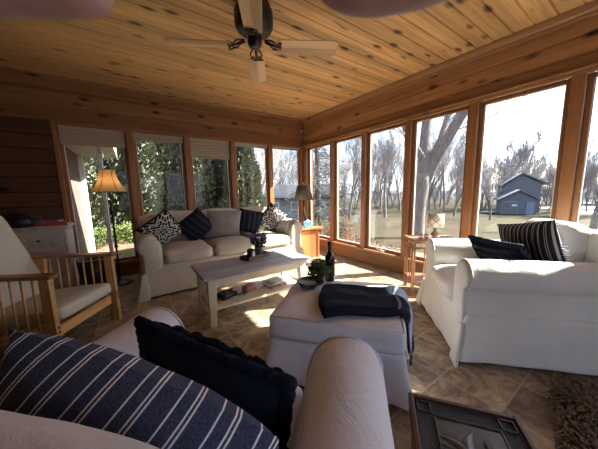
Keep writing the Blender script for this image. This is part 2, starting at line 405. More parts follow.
# head casings
mb = MB(); mb.box((AX[5]-.03, -.012, HEAD-.005), (0, .03, 1.958)); mb.build('trim_5', 'trimx', kind='structure', bevel=.005)
mb = MB(); mb.box((-.014, BY[7]-.08, HEAD-.005), (.03, 0, 1.962)); mb.box((-.03, BY[7]-.08, 1.945), (.0, 0, 1.962)); mb.build('trim_6', 'trimy', kind='structure', bevel=.004)
# far left wall, and front wall with unseen windows added as fill light
mb = MB(); boards_wall(mb, 'x', XL, .14, [0, .15, .32, .48, .65, .81, .98, 1.14, 1.31, 1.47, 1.63, 1.79, 1.95, 2.115, 2.285, 2.46], 0, .12)
mb = MB(); FW = [-3.25, -2.55, -1.85, -1.15, -.45]
boards_wall(mb, 'x', XL, FW[0], [0, .15, .32, .48, .65, .81, .98, 1.14, 1.31, 1.47, 1.63, 1.79, 1.95], 0, .12)
boards_wall(mb, 'x', XL, .14, [1.95, 2.115, 2.285, 2.46], 0, .12); mb.box((FW[0], 0, 0), (.14, .12, .215)); mb.box((FW[4], 0, .215), (.14, .12, 1.95))
for x in FW[:-1]: mb.box((x-.04, -.01, .215), (x+.04, .12, 1.95))
for i, v_ in enumerate(mb.v): mb.v[i] = (v_[0], YF-v_[1], v_[2])
mb.f = [f[::-1] for f in mb.f]
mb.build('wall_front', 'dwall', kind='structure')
mb = MB(); boards_wall(mb, 'y', YF, .14, [0, .15, .32, .48, .65, .81, .98, 1.14, 1.31, 1.47, 1.63, 1.79, 1.95, 2.115, 2.285, 2.46], 0, .12)
for i, v_ in enumerate(mb.v): mb.v[i] = (XL-v_[0], v_[1], v_[2])
mb.build('wall_left', 'dwallY', kind='structure')
# posts
tn_ = 7
PW = .085
for k, x in enumerate(AX):
    mb = MB()
    if k == 0: mb.box((-.075, -.0, .205), (.0, .14, HEAD+.01))
    elif k == 5: mb.box((x-.022, -.012, .165), (x+.02, .14, HEAD+.01))
    else: mb.box((x-PW/2+.005, -.012, .205), (x+PW/2-.005, .14, HEAD+.01))
    mb.build('trim_%d' % tn_, 'post', kind='structure', bevel=.005); tn_ += 1
for k, y in enumerate(BY):
    mb = MB()
    if k == 0: mb.box((-.012, -.10, .215), (.14, .0, HEAD+.01))
    else: mb.box((-.012, y-PW/2+.004, .215), (.14, y+PW/2-.004, HEAD+.01))
    mb.build('trim_%d' % tn_, 'post', kind='structure', bevel=.005); tn_ += 1
# windows
blinds = {0: .035, 1: .045, 2: .27, 3: .08, 4: .20}
def window(idx, a0, a1, wall, blind=0, screen=False, crank=False, darkline=0):
    root = bpy.data.objects.new('window_%d' % idx, None); COL.objects.link(root); root['kind'] = 'structure'
    root.location = ((a0+a1)/2, .06, 0) if wall == 'A' else (.06, (a0+a1)/2, 0)
    if wall == 'B': root.rotation_euler = (0, 0, -math.pi/2)
    w = abs(a1-a0)/2; z0 = .205 if wall == 'A' else .215; z1 = HEAD; t = .034
    mb = MB(); mb.box((-w, -.02, z0), (-w+t, .03, z1)); mb.box((w-t, -.02, z0), (w, .03, z1)); mb.box((-w+t, -.02, z0), (w-t, .03, z0+t)); mb.box((-w+t, -.02, z1-t), (w-t, .03, z1))
    mb.build('sash', 'post', root, bevel=.004)
    mb = MB(); mb.add([(-w+t, .006, z0+t), (w-t, .006, z0+t), (w-t, .006, z1-t), (-w+t, .006, z1-t)], [(0, 1, 2, 3)]); mb.build('glass_pane', 'glass', root)
    mb = MB()                                      # pale glazing strip around the glass
    for a, b in (((-w+t, -.002, z0+t), (-w+t+.007, .014, z1-t)), ((w-t-.007, -.002, z0+t), (w-t, .014, z1-t)), ((-w+t, -.002, z0+t), (w-t, .014, z0+t+.007))): mb.box(a, b)
    mb.build('glazing_strip', 'white', root)
    if screen:
        mb = MB(); mb.add([(-w+t, .022, z0+t), (w-t, .022, z0+t), (w-t, .022, z1-t), (-w+t, .022, z1-t)], [(0, 1, 2, 3)]); mb.build('insect_screen', 'screen', root)
    if blind:
        mb = MB(); n = max(2, int(blind/.02)); pf = []
        for i in range(n+1): pf.append((-.036-(.008 if i % 2 else 0), z1-.004-blind*i/n))
        pf += [(-.024-(.006 if i % 2 else 0), z1-.004-blind*i/n) for i in range(n, -1, -1)]
        mb.prism(pf, -w+.012, w-.012, 'x'); mb.box((-w+.01, -.045, z1-.03), (w-.01, -.012, z1-.002)); mb.box((-w+.012, -.042, z1-.018-blind), (w-.012, -.020, z1-.004-blind))
        mb.build('pleated_blind', 'blind', root)
    if crank:
        mb = MB(); mb.box((-.03, -.05, z0+.0), (.03, -.02, z0+.02)); mb.tube([(0, -.045, z0+.02), (.0, -.06, z0+.03), (-.05, -.065, z0+.022), (-.075, -.065, z0+.03)], .005, 6); mb.build('crank_handle', 'white', root, bevel=.003)
    return root
wi = 1
for k in range(5):
    a = AX[k]; b = AX[k+1]
    x1 = (-.075 if k == 0 else a-PW/2+.005); x0 = b+PW/2-.005 if k < 4 else b+.02
    window(wi, x0, x1, 'A', blinds[k]); wi += 1
for k in range(7):
    y1 = (-.10 if k == 0 else BY[k]-PW/2+.004); y0 = BY[k+1]+PW/2-.004
    window(wi, y0, y1, 'B', 1.25 if k == 6 else 0, screen=(k in (1, 2, 3)), crank=(k in (2,))); wi += 1  # lowered blind on the last window is out of view, added to block sun
for k in range(4):  # front windows, added out of view to light the foreground
    o_ = window(wi, FW[k]+.04, FW[k+1]-.04, 'A'); o_.location.y = YF-.06; o_.rotation_euler = (0, 0, math.pi); wi += 1

# ============================================================ SLIPCOVERED SEATING
def fl(v): return noise.noise(Vector(v))
def slip_seat(name, label, cat, loc, azi, W_, D, arm_h, ar, seat_h, back_h, n, mat, flare=.03, aw=.20, back_t=.20, back_puff=.06, cush_top=None, armlen=None, seed=0, pleat=True, rise=0, left_extra=0):
    """+Y forward, origin at the floor under the middle of the front edge"""
    root = thing(name, label, cat, loc, az(azi))
    hh = seat_h-.15
    def fb(p, q):                                            # hem flares and ripples towards the floor
        t = max(0, 1-(p.z+hh/2)/hh); k = flare*t*t
        cw = (abs(q[0])*abs(q[1]))**6
        rip = .007*t*math.sin(p.x*31+p.y*23+seed)+.006*t*fl((p.x*6, p.y*6, seed))
        p.x += math.copysign(1, q[0])*(k*abs(q[0])+rip+cw*flare*.8*t); p.y += math.copysign(1, q[1])*(k*abs(q[1])+rip+cw*flare*.8*t)
        return p
    mb = MB(); mb.rbox((0, -D/2, .012+hh/2), (W_-.02, D-.01, hh), .03, 14, fn=fb, wr=.004, seed=seed); mb.build('skirt', mat, root, True, sub=1)
    mb = MB(); mb.box((-W_/2+aw-.02, -D+.05, hh-.02), (W_/2-aw+.02, -.05, seat_h-.10)); mb.build('seat_deck', mat, root, bevel=.02)
    # arms
    armlen = armlen or D-.02
    for sx in (-1, 1):
        prof = []; xo = W_/2-.025; xi = W_/2-aw; cx = W_/2-ar+.02; cz = arm_h-ar
        prof += [(xo, .10), (xo-.004, cz*.55), (xo-.012, cz-ar*.75)]
        for a in range(-50, 181, 21): prof.append((cx+ar*math.cos(R(a)), cz+ar*math.sin(R(a))))
        prof += [(xi, cz-.03), (xi, seat_h-.1), (xi, .10)]
        mx_ = sum(p[0] for p in prof)/len(prof); mz_ = cz-.05; secs = []
        ys = [-armlen, -armlen+.01]+[-armlen+.05+(armlen-.12)*i/14 for i in range(15)]+[-.035, -.012, -.0]
        ys = [y_+(left_extra if sx < 0 else 0)*(1+y_/armlen) for y_ in ys]
        sc = [.9, .98]+[1]*15+[.992, .965, .90]
        vs = []; nn = len(prof)
        for yy, k in zip(ys, sc):
            for (x, z) in prof:
                dn = .006*fl((yy*7+seed, x*9, z*9))+.004*fl((yy*19, x*22, z*22+seed))
                zz = mz_+(z-mz_)*k+dn*1.2 + rise*(-yy)*max(0, z/arm_h)
                vs.append((sx*(mx_+(x-mx_)*k+dn), yy, zz))
        ns = len(ys); fs = [(i*nn+j, i*nn+(j+1) % nn, (i+1)*nn+(j+1) % nn, (i+1)*nn+j) for i in range(ns-1) for j in range(nn)]
        fs += [tuple(range(nn))[::-1], tuple((ns-1)*nn+j for j in range(nn))]
        mb = MB(); mb.add(vs, fs); a = mb.build('armrest', mat, root, True, sub=1)
        # welt round the front of the arm
        k = .985; pts = [(sx*(mx_+(x-mx_)*k), -.026+(left_extra if sx < 0 else 0), mz_+(z-mz_)*k) for (x, z) in prof[1:-1]]
        MB().tube(pts, .004, 5).build('welt', mat, a, True)
    # back
    bz = back_h-.03
    def fbk(p, q):
        p.y -= (p.z+bz/2)*.10 if False else 0
        return p
    mb = MB(); mb.rbox((0, -D+back_t/2, bz/2+.05), (W_-.05, back_t, bz-.08), .07, 12, wr=.006, seed=seed+3); mb.build('backrest', mat, root, True, sub=1)
    # seat cushions and back cushions
    wi_ = (W_-2*aw-.0)/n
    for i in range(n):
        x = -W_/2+aw+wi_*(i+.5)
        mb = MB(); mb.rbox((x, -(D-back_t)/2+.01, seat_h-.085), (wi_-.006, D-back_t-.0, .15), .05, 12, puff=(.0, .018, .026), wr=.012, seed=seed+i*5); mb.build('seat_cushion', mat, root, True, sub=1)
        bh = (cush_top or back_h)-seat_h
        Mx = T(x, -D+back_t+.055, seat_h+bh/2-.01) @ RX(R(11))
        mb = MB(); mb.rbox((0, 0, 0), (wi_-.008, .17, bh), .065, 10, puff=(.0, back_puff, .015), wr=.012, seed=seed+40+i*5, M=Mx); mb.build('back_cushion', mat, root, True, sub=1)
    if pleat:
        for sx in (-1, 1):
            mb = MB(); x = sx*(W_/2-.01)
            mb.add([(x-sx*.045, .004, hh*.8), (x+sx*.003, .004, hh*.8), (x+sx*(flare+.035), .05, .004), (x-sx*.05, .042, .006),
                    (x-sx*.045, -.01, hh*.8), (x+sx*.003, -.01, hh*.8), (x+sx*(flare+.03), .03, .004), (x-sx*.05, .02, .006)],
                   [(0, 1, 2, 3), (7, 6, 5, 4), (0, 4, 5, 1), (1, 5, 6, 2), (2, 6, 7, 3), (3, 7, 4, 0)])
            mb.build('corner_pleat', mat, root, True, bevel=.003)
    return root

# long sofa by the back windows
slip_seat('sofa', 'long cream slipcovered three-cushion sofa under the back windows', 'sofa', (-1.84, -1.10, 0), 180, 2.02, .93, .665, .105, .49, .86, 3, 'tan', flare=.03, aw=.21, seed=1, cush_top=.87)
# white armchair by the right windows
slip_seat('armchair', 'white slipcovered armchair with rolled arms in front of the right windows', 'armchair', (-.945, -3.11, 0), 316, .84, .86, .655, .10, .47, .84, 1, 'slip2', flare=.03, aw=.19, seed=5, cush_top=.86, back_puff=.02, back_t=.13)
# near armchair the photo is taken over
slip_seat('armchair', 'white slipcovered armchair in the foreground holding the navy and white striped pillow', 'armchair', (-2.575, -3.195, 0), 46, .95, .86, .632, .115, .44, .81, 1, 'slip', flare=.02, aw=.225, seed=9, cush_top=.83, back_puff=.03, pleat=False, left_extra=.07)

# ottoman
def ottoman():
    root = thing('ottoman', 'white slipcovered ottoman carrying a folded navy throw', 'ottoman', (-1.80, -2.90, 0), az(50))
    w, d, h = .73, .66, .405
    def fb(p, q):
        t = max(0, 1-(p.z+.14)/.28); k = .035*t*t; cw = (abs(q[0])*abs(q[1]))**6
        rip = .008*t*math.sin(p.x*29+p.y*27)+.006*fl((p.x*5, p.y*5, 2))*t
        p.x += math.copysign(1, q[0])*(k*abs(q[0])+rip+cw*.03*t); p.y += math.copysign(1, q[1])*(k*abs(q[1])+rip+cw*.03*t); return p
    MB().rbox((0, 0, .15), (w, d, .28), .035, 14, fn=fb, wr=.006, seed=3).build('skirt', 'slip', root, True, sub=1)
    MB().rbox((0, 0, h-.068), (w+.012, d+.012, .135), .04, 14, puff=(.004, .004, .018), wr=.010, seed=8).build('cushion', 'slip', root, True, sub=1)
    for z in (h-.008, h-.128):
        pts = [(sx*(w/2-.012+ox), sy*(d/2-.012+oy), z) for sx, sy, ox, oy in ((-1, -1, 0, 0), (1, -1, 0, 0), (1, 1, 0, 0), (-1, 1, 0, 0), (-1, -1, 0, 0))]
        k = .018 if z < h-.05 else .0
        pts = [(p[0]*(1+k/.35), p[1]*(1+k/.32), p[2]) for p in pts]
        MB().tube(pts, .004, 5).build('welt', 'slip', root, True)
ottoman()

# ============================================================ PILLOWS
def pillow(name, label, loc, w, h, t, azi, lean, spin, mat, group=None, pinch=.05, seed=0, fringe=None, ruffle=False, nu=22):
    """standing pillow: face towards azimuth azi, leaning back by lean, turned in its own plane by spin"""
    root = thing(name, label, 'pillow', loc, az(azi), group)
    Mx = RX(R(lean)) @ RY(R(spin))
    def side(sg):
        def fn(u, v):
            a = u*2-1; b = v*2-1
            ex_ = 1-pinch*(1-b*b); ez_ = 1-pinch*(1-a*a)
            th = t/2*(max(0, 1-abs(a)**2.6)**.55)*(max(0, 1-abs(b)**2.6)**.55)
            th *= 1+.10*fl((a*2+seed, b*2, sg))+.05*fl((a*6, b*6, seed))
            return Vector((a*w/2*ez_ if False else a*w/2*ex_ , sg*th, b*h/2*ez_))
        return fn
    mb = MB(); mb.grid(side(1), nu, nu, Mx); mb.grid(side(-1), nu, nu, Mx)
    # back grid keeps outward faces by reversing
    half = len(mb.f)//2
    for i in range(half): mb.f[i] = mb.f[i][::-1]; mb.uv[i] = mb.uv[i][::-1]
    mb.build('pillow_cover', mat, root, True)
    if fringe:
        mf = MB()
        for k in range(fringe[1]):
            b = -1+2*(k+.5)/fringe[1]
            p = Mx @ Vector((fringe[2]*w/2*(1-pinch*(1-b*b))*.99, 0, b*h/2)); q = Mx @ Vector((fringe[2]*(w/2+.022), .008*math.sin(k*3), b*h/2+.004*math.cos(k*7)))
            mf.tube([p, q], .003, 4)
        mf.build('fringe', fringe[0], root)
    if ruffle:
        rb_ = random.Random(seed)
        mf = MB()
        for row in range(7):
            b = -1+2*(row+.6)/7.2
            for sg in (1,):
                fn = side(sg); N = 46; vs = []
                for i in range(N+1):
                    u = .02+.96*i/N; p = fn(u, (b+1)/2); wob = .005*math.sin(i*.9+row)+.004*rb_.uniform(-1, 1)
                    out = Vector((0, sg, 0))
                    vs += [p+Vector((0, 0, -.012)), p+out*.016+Vector((0, 0, wob)), p+out*.012+Vector((0, 0, .022+wob)), p+Vector((0, 0, .014))]
                fs = []
                for i in range(N):
                    for j in range(3): a = i*4+j; fs.append((a, a+1, a+5, a+4) if sg < 0 else (a+4, a+5, a+1, a))
                mf.add(vs, fs, Mx)
        for k in range(84):                                   # ragged edge tufts
            e = k/84*4; sd_ = int(e); f_ = (e-sd_)*2-1
            p = {0: (f_, 1), 1: (1, -f_), 2: (-f_, -1), 3: (-1, f_)}[sd_]
            p = Vector((p[0]*w/2*(1-pinch*(1-p[1]**2)), 0, p[1]*h/2*(1-pinch*(1-p[0]**2))))
            mf.rbox(Mx @ p, (.036+.02*rb_.random(), .026, .036), .012, 2, fn=lambda q, s_: q+Vector((rb_.uniform(-.003, .003), rb_.uniform(-.003, .003), rb_.uniform(-.003, .003))))
        mf.build('ruffle', mat, root, True)
    return root
SG = 'throw pillows on the long sofa'
pillow('throw_pillow', 'black and cream scroll-patterned pillow against the left arm of the long sofa', (-2.60, -.80, .685), .38, .38, .13, 172, -20, 38, 'scroll', SG, seed=2)
pillow('throw_pillow', 'navy tonal-striped pillow tipped on its corner between scroll and grey pillows', (-2.23, -.76, .685), .37, .37, .13, 176, -20, 40, 'stripe_navy', SG, seed=3)
pillow('throw_pillow', 'square grey linen pillow in the middle of the long sofa', (-1.86, -.73, .675), .47, .40, .14, 182, -17, -3, 'greyc', SG, seed=4)
pillow('throw_pillow', 'navy pillow right of the grey one on the long sofa', (-1.50, -.74, .68), .37, .36, .13, 190, -20, -14, 'stripe_navy', SG, seed=5)
pillow('throw_pillow', 'black and cream scroll-patterned pillow against the right arm of the long sofa', (-1.11, -.70, .69), .39, .39, .13, 192, -20, -36, 'scroll', SG, seed=6)

pillow('throw_pillow', 'charcoal and grey vertical-striped pillow leaning in the white armchair by the right windows', (-.605, -3.53, .67), .48, .37, .13, 306, -12, 11, 'stripe_r', 'throw pillows on the white armchairs', seed=7, fringe=('slip', 26, -1))
pillow('throw_pillow', 'navy ruffled pillow lying low in front of the charcoal striped pillow', (-.715, -3.43, .585), .46, .31, .16, 304, -34, 4, 'navy', 'throw pillows on the white armchairs', seed=8, ruffle=True)
pillow('throw_pillow', 'navy pillow with white double stripes in the left foreground', (-2.905, -3.455, .56), .54, .44, .17, 46, 8, 16, 'stripe_fg', 'throw pillows on the white armchairs', seed=9, pinch=-.10, nu=30)
pillow('throw_pillow', 'large navy ruffled pillow in the foreground beside the white-striped pillow', (-2.735, -3.33, .49), .50, .37, .15, 57, 3, 6, 'navy', 'throw pillows on the white armchairs', seed=11, ruffle=True, nu=30)

# ============================================================ CEILING FAN
def fan():
    hx, hy, zb = -2.03, -2.27, 2.13; zt = vz(hy)
    root = thing('ceiling_fan', 'four-bladed ceiling fan with pale wooden blades and black motor', 'ceiling fan', (hx, hy, zt), 0)
    k = zb-zt
    MB().lathe([(.0, -.0), (.11, -.0), (.118, -.02), (.118, -.03), (.10, -.045), (.135, -.06), (.135, -.075), (.135, -.145), (.12, -.175), (.09, -.19), (.0, -.19)], 36).build('motor_housing', 'black', root, True)
    MB().lathe([(.0, -.185), (.05, -.205), (.05, -.22), (.05, -.265), (.038, -.285), (.02, -.29), (.0, -.29)], 28).build('switch_housing', 'black', root, True)
    # pull chain
    MB().tube([(.03, .02, -.285), (.03, .02, -.34)], .0022, 5).build('pull_chain', 'bronze', root)
    for i, a in enumerate((28, 118, 208, 298)):
        Mz = RZ(-R(a))                                   # +Y to azimuth
        mb = MB()                                        # ornate scrolled iron
        for sx in (-1, 1):
            pts = [(sx*.012, .07, k+.03), (sx*.03, .11, k+.02), (sx*.045, .13, k+.005), (sx*.03, .145, k-.006), (sx*.018, .138, k-.006), (sx*.028, .155, k-.006), (sx*.045, .17, k-.006), (sx*.048, .19, k-.006)]
            mb.tube([Mz @ Vector(p) for p in pts], .006, 6)
        mb.tube([Mz @ Vector(p) for p in ((0, .08, k+.03), (0, .14, k+.0), (0, .19, k-.006))], .008, 6)
        mb.box((-.055, .172, k-.010), (.055, .187, k-.003), Mz)
        mb.build('blade_iron', 'black', root, True)
        pts = [(.165, -.055), (.18, -.06), (.56, -.072), (.585, -.066), (.598, -.05), (.598, .05), (.585, .066), (.56, .072), (.18, .06), (.165, .055)]
        mb = MB(); mb.prism(pts, -.003, .004, 'z', RX(R(0)))
        o = mb.build('fan_blade', 'blade', root, bevel=.001)
        o.location = (0, 0, k); o.rotation_euler = Matrix.to_euler(RZ(R(90-a)) @ RX(R(-12)))
    return root
fan()

# ============================================================ COFFEE TABLE + what stands on it
def coffee_table():
    x0, x1, y0, y1, h = -2.46, -1.43, -2.085, -1.61, .435
    root = thing('coffee_table', 'cream coffee table with weathered grey plank top and lower shelf', 'coffee table', (0, 0, 0))
    MB().box((x0, y0, h-.028), (x1, y1, h)).build('tabletop', 'greytop', root, bevel=.004)
    for sx, x in ((1, x0+.075), (-1, x1-.075)):
        for sy, y in ((1, y0+.06), (-1, y1-.06)):
            MB().bar((x, y, h-.028), (x-sx*.012, y-sy*.012, 0), .075, .055, (0, 1, 0), .05, .045).build('leg', 'cream', root, bevel=.003)
    MB().box((x0+.07, y0+.04, h-.105), (x1-.07, y0+.062, h-.028)).box((x0+.07, y1-.062, h-.105), (x1-.07, y1-.04, h-.028)).box((x0+.05, y0+.06, h-.105), (x0+.072, y1-.06, h-.028)).box((x1-.072, y0+.06, h-.105), (x1-.05, y1-.06, h-.028)).build('apron', 'cream', root, bevel=.002)
    MB().box((x0+.06, y0+.055, .125), (x1-.06, y1-.055, .148)).build('lower_shelf', 'cream', root, bevel=.003)
    return h
H = coffee_table()
# tray
MAT['traywood'] = knotty('tray_wood', 0, (.17, .085, .045), (.10, .045, .022), 5, 2, -20, .45, 0)
def tray(loc, rz):
    root = thing('wooden_tray', 'long dark wooden tray on the coffee table under the pot and jar', 'tray', loc, rz)
    w, d = .30, .135
    MB().box((-w/2, -d/2, 0), (w/2, d/2, .010)).build('tray_base', 'traywood', root, bevel=.002)
    for a, b in (((-w/2, -d/2, .0101), (w/2, -d/2+.01, .034)), ((-w/2, d/2-.01, .0101), (w/2, d/2, .034)), ((-w/2, -d/2+.01, .0101), (-w/2+.01, d/2-.01, .034)), ((w/2-.01, -d/2+.01, .0101), (w/2, d/2-.01, .034))):
        MB().box(a, b).build('rim', 'traywood', root, bevel=.002)
tray((-1.865, -1.735, H), R(20))
MAT['zinc'] = flat('galvanised_pot', (.30, .30, .31), .45, .5, .3, 18, .2)
MAT['lav'] = flat('dusty_lavender_bloom', (.09, .085, .16), .9, .1, 0, 40, .4)
MAT['stem'] = flat('grey_green_leaf', (.055, .07, .045), .8, .2, 0, 50, .4)
def bunch(mb, n, c, r, h, seed, leaf=.02, spread=1.0):
    q = random.Random(seed)
    for i in range(n):
        a = q.uniform(0, 6.283); rr = r*math.sqrt(q.random())*spread; z = c[2]+h*(q.random()**.7)
        p = Vector((c[0]+rr*math.cos(a), c[1]+rr*math.sin(a), z)); t = Vector((math.cos(a)*.6+q.uniform(-.5, .5), math.sin(a)*.6+q.uniform(-.5, .5), q.uniform(-.1, 1))).normalized()
        u = t.cross(Vector((q.uniform(-1, 1), q.uniform(-1, 1), q.uniform(-1, 1)))).normalized(); L_ = leaf*q.uniform(.6, 1.4)
        w = t.cross(u)*.002
        mb.add([p, p+t*L_*.5+u*L_*.24, p+t*L_, p+t*L_*.5-u*L_*.24, p+t*L_*.5+w], [(0, 1, 4), (1, 2, 4), (2, 3, 4), (3, 0, 4)])
def flower_pot():
    root = thing('flower_pot', 'small grey pot of dusky lavender flowers on the wooden tray', 'potted plant', (-1.815, -1.715, H+.0105), 0)
    MB().lathe([(.0, 0), (.036, 0), (.046, .075), (.050, .078), (.050, .085), (.043, .085), (.04, .07), (.0, .068)], 24).build('pot', 'zinc', root, True)
    mb = MB(); q = random.Random(4)
    for i in range(70):
        a = q.uniform(0, 6.28); r1 = q.uniform(.0, .03); r2 = r1+q.uniform(.02, .06); z = q.uniform(.13, .20)
        mb.tube([(r1*math.cos(a), r1*math.sin(a), .065), (r2*math.cos(a), r2*math.sin(a), z)], .0013, 4)
    bunch(mb, 160, (0, 0, .085), .06, .07, 5, .03); mb.build('stems', 'stem', root)
    mb = MB(); bunch(mb, 900, (0, 0, .12), .085, .10, 6, .02); mb.build('blooms', 'lav', root)
flower_pot()
MAT['amber'] = flat('dark_glass', (.03, .018, .016), .12, .6)
MAT['label'] = flat('pale_label', (.55, .52, .50), .6)
def candle():
    root = thing('candle_jar', 'dark candle jar with a pale label at the near end of the tray', 'candle', (-1.93, -1.775, H+.0105), 0)
    MB().lathe([(0, 0), (.036, 0), (.040, .006), (.040, .078), (.034, .082), (.034, .09), (.0, .09)], 28).build('jar', 'amber', root, True)
    vs = []; fs = []
    for j in range(9):
        a = R(-95+j*8)
        for z in (.018, .066): vs.append((.0408*math.cos(a), .0408*math.sin(a), z))
    fs = [(2*j, 2*j+2, 2*j+3, 2*j+1) for j in range(8)]; MB().add(vs, fs).build('label_strip', 'label', root)
candle()
# lower shelf: binoculars, pink box, newspapers
MAT['rubber'] = flat('black_rubber', (.016, .016, .018), .45, .4)
def binoculars():
    root = thing('binoculars', 'black binoculars lying on the lower shelf of the coffee table', 'binoculars', (-2.22, -1.88, .1485), R(15))
    for y in (-.034, .034):
        mb = MB(); mb.lathe([(0, -.075), (.026, -.075), (.029, -.06), (.029, -.01), (.022, .01), (.020, .045), (.024, .05), (.024, .07), (.0, .07)], 20, T(0, y, .030) @ RY(R(90))); mb.build('barrel', 'rubber', root, True)
    MB().box((-.03, -.02, .02), (.03, .02, .048)).build('bridge', 'rubber', root, bevel=.006)
    MB().tube([(.05, -.03, .03), (.10, -.06, .012), (.14, -.02, .006), (.17, -.05, .006), (.13, -.075, .006)], .005, 6).build('neck_strap', 'rubber', root, True)
binoculars()
MAT['pink'] = flat('faded_pink_card', (.42, .20, .16), .7, .2, 0, 30, .3)
MAT['paper'] = flat('newsprint', (.60, .57, .55), .8, .1, 0, 30, .25)
MAT['papr'] = flat('printed_page', (.46, .32, .30), .8, .1, 0, 22, .5)
def cards():
    root = thing('card_box', 'small faded pink card box on the lower shelf of the coffee table', 'box', (-2.0, -1.84, .1485), R(24))
    MB().box((-.052, -.035, 0), (.052, .035, .040)).build('box_base', 'pink', root, bevel=.003)
    MB().box((-.055, -.038, .0401), (.055, .038, .052)).build('box_lid', 'pink', root, bevel=.003)
    t = MB().box((-.045, -.03, 0), (.045, .03, .018), RZ(R(20))).build('coaster', 'paper', None, bevel=.002); t.location = (-1.89, -1.83, .1485)
    tag(t, 'pale coaster stack beside the pink card box on the shelf', 'coaster')
    for i, (x, y, a, w, d, h, z, mt, lb) in enumerate(((-1.70, -1.86, 10, .26, .17, .018, .1485, 'papr', 'bottom newspaper of the pile on the coffee table shelf'), (-1.71, -1.85, 2, .24, .15, .016, .1668, 'paper', 'middle magazine of the pile on the coffee table shelf'), (-1.69, -1.85, 18, .21, .14, .014, .1831, 'paper', 'top folded paper of the pile on the coffee table shelf'))):
        def sh(p, q, i=i): p.z += .006*math.sin(p.x*25+i)*(1 if p.z > 0 else 0); return p
        o = MB().rbox((0, 0, h/2), (w, d, h), .003, 6, fn=sh).build('newspaper' if i == 0 else 'magazine', mt, None, True); o.location = (x, y, z); o.rotation_euler = (0, 0, R(a)); tag(o, lb, 'magazine', 'papers on the coffee table shelf')
cards()

# ============================================================ THINGS ON THE OTTOMAN
OT = (-1.80, -2.90); oa = (math.sin(R(140)), math.cos(R(140))); of_ = (math.sin(R(50)), math.cos(R(50)))
def ow(a, f, z=0): return Vector((OT[0]+oa[0]*a+of_[0]*f, OT[1]+oa[1]*a+of_[1]*f, z))
def throw():
    root = thing('throw_blanket', 'folded navy knit throw draped across the ottoman with fringed end', 'blanket', (0, 0, 0))
    # path across the ottoman: on top, over the edge, down the side (arc-length s)
    def path(s):
        if s < .50: return (-.17+s, .424+.006*math.sin(s*12), 0)
        if s < .58: t = (s-.50)/.08; return (.33+.052*math.sin(t*math.pi/2), .424-.045*(1-math.cos(t*math.pi/2)), t)
        return (.385+.03*min(1, (s-.58)*4), .379-(s-.58), 1)
    S = .80; th = .036
    def surf(layer):
        def fn(u, v):
            s = u*S; a, z, t = path(s); wdt = .47-.12*max(0, min(1, (s-.45)/.2)); f0 = .05+.06*max(0, min(1, (s-.4)/.3))
            if s < .50:
                t_ = s/.5; al = (-.05*(1-v)-.13*v)-.03*math.sin(v*math.pi); flf = -.33*(1-v)+.07*v; a = al+(.33-al)*t_; fr = -.19*(1-v)+.16*v; f = flf+(fr-flf)*t_
            else:
                t_ = min(1, (s-.5)/.25); f = (-.19+.05*t_)*(1-v)+(.16-.02*t_)*v
            f += .008*math.sin(u*9)+.012*fl((u*4, v*3, 5))
            edge = min(1, (min(v, 1-v))/.12); e2 = min(1, u/.02); thick = th*(edge**.5)*(e2**.5)*(1-.45*max(0, min(1, (s-.5)/.2)))
            k = thick*layer+(.008*fl((u*9, v*7, 1))+.010*math.sin(v*14+u*4)*(.5+.5*u))*layer
            n = Vector((math.sin(t*math.pi/2), 0, math.cos(t*math.pi/2)))
            return ow(a+n.x*k+.004, f, z+n.z*k+.002)
        return fn
    mb = MB(); mb.grid(surf(1), 60, 24); mb.grid(surf(0), 60, 24)
    h = len(mb.f)//2
    for i in range(h, 2*h): mb.f[i] = mb.f[i][::-1]
    mb.build('folded_knit', 'throw', root, True)
    # second fold lip
    def lip(u, v):
        p = surf(1)(.02+u*.6, .06+.05*v); return p+Vector((0, 0, .012*math.sin(v*math.pi)))
    MB().grid(lip, 40, 6).build('fold_edge', 'throw', root, True)
    mf = MB()
    for k in range(16):
        v = (k+.5)/16; p = surf(.5)(1, v); mf.tube([p+Vector((0, 0, .01)), p+Vector((.002*math.sin(k), .003, -.03)), p+Vector((.004*math.sin(k*5), .003*math.cos(k*3), -.065-.012*math.sin(k*2)))], .0038, 5)
    mf.build('fringe', 'throw', root, True)
    mp_ = MB()
    def hl(u, v): return surf(1.06)(.62+.012*v+.012*math.sin(u*9), .05+.9*u)
    mp_.grid(hl, 24, 4); mp_.build('pale_trim', MAT['greytrim'], root, True)
MAT['greytrim'] = fabric('grey_blanket_trim', (.15, .19, .22), 200, .3)
throw()
MAT['wicker'] = flat('dark_tray', (.03, .027, .027), .35, .5, 0, 60, .4)
m = NM('patterned_plate', .25, .5); v = m.coord(); s = m.sep(v)
rr = m.math('SQRT', m.math('ADD', m.math('MULTIPLY', s[0], s[0]), m.math('MULTIPLY', s[1], s[1]))); th = m.math('ARCTAN2', s[1], s[0])
f = m.math('LESS_THAN', m.math('ABSOLUTE', m.math('SINE', m.math('ADD', m.math('MULTIPLY', rr, 150), m.math('MULTIPLY', m.math('COSINE', m.math('MULTIPLY', th, 6)), .9)))), .45)
m.col(m.mix(f, (.03, .028, .03), (.62, .60, .60))); MAT['plate'] = m.m
pc = ow(-.22, .12, .424)
t = thing('round_tray', 'round dark tray with white pattern on the ottoman corner', 'tray', pc)
MB().lathe([(0, 0), (.065, 0), (.086, .012), (.092, .026), (.089, .028), (.082, .014), (.06, .006), (0, .006)], 40).build('tray_dish', 'plate', t, True)
MB().lathe([(.087, .022), (.095, .024), (.095, .032), (.087, .032), (.085, .026)], 40).build('rim', 'wicker', t, True)
MAT['leaf'] = flat('olive_leaf', (.15, .19, .10), .6, .3, 0, 40, .5)
MAT['potdark'] = flat('dark_pot', (.02, .02, .02), .5)
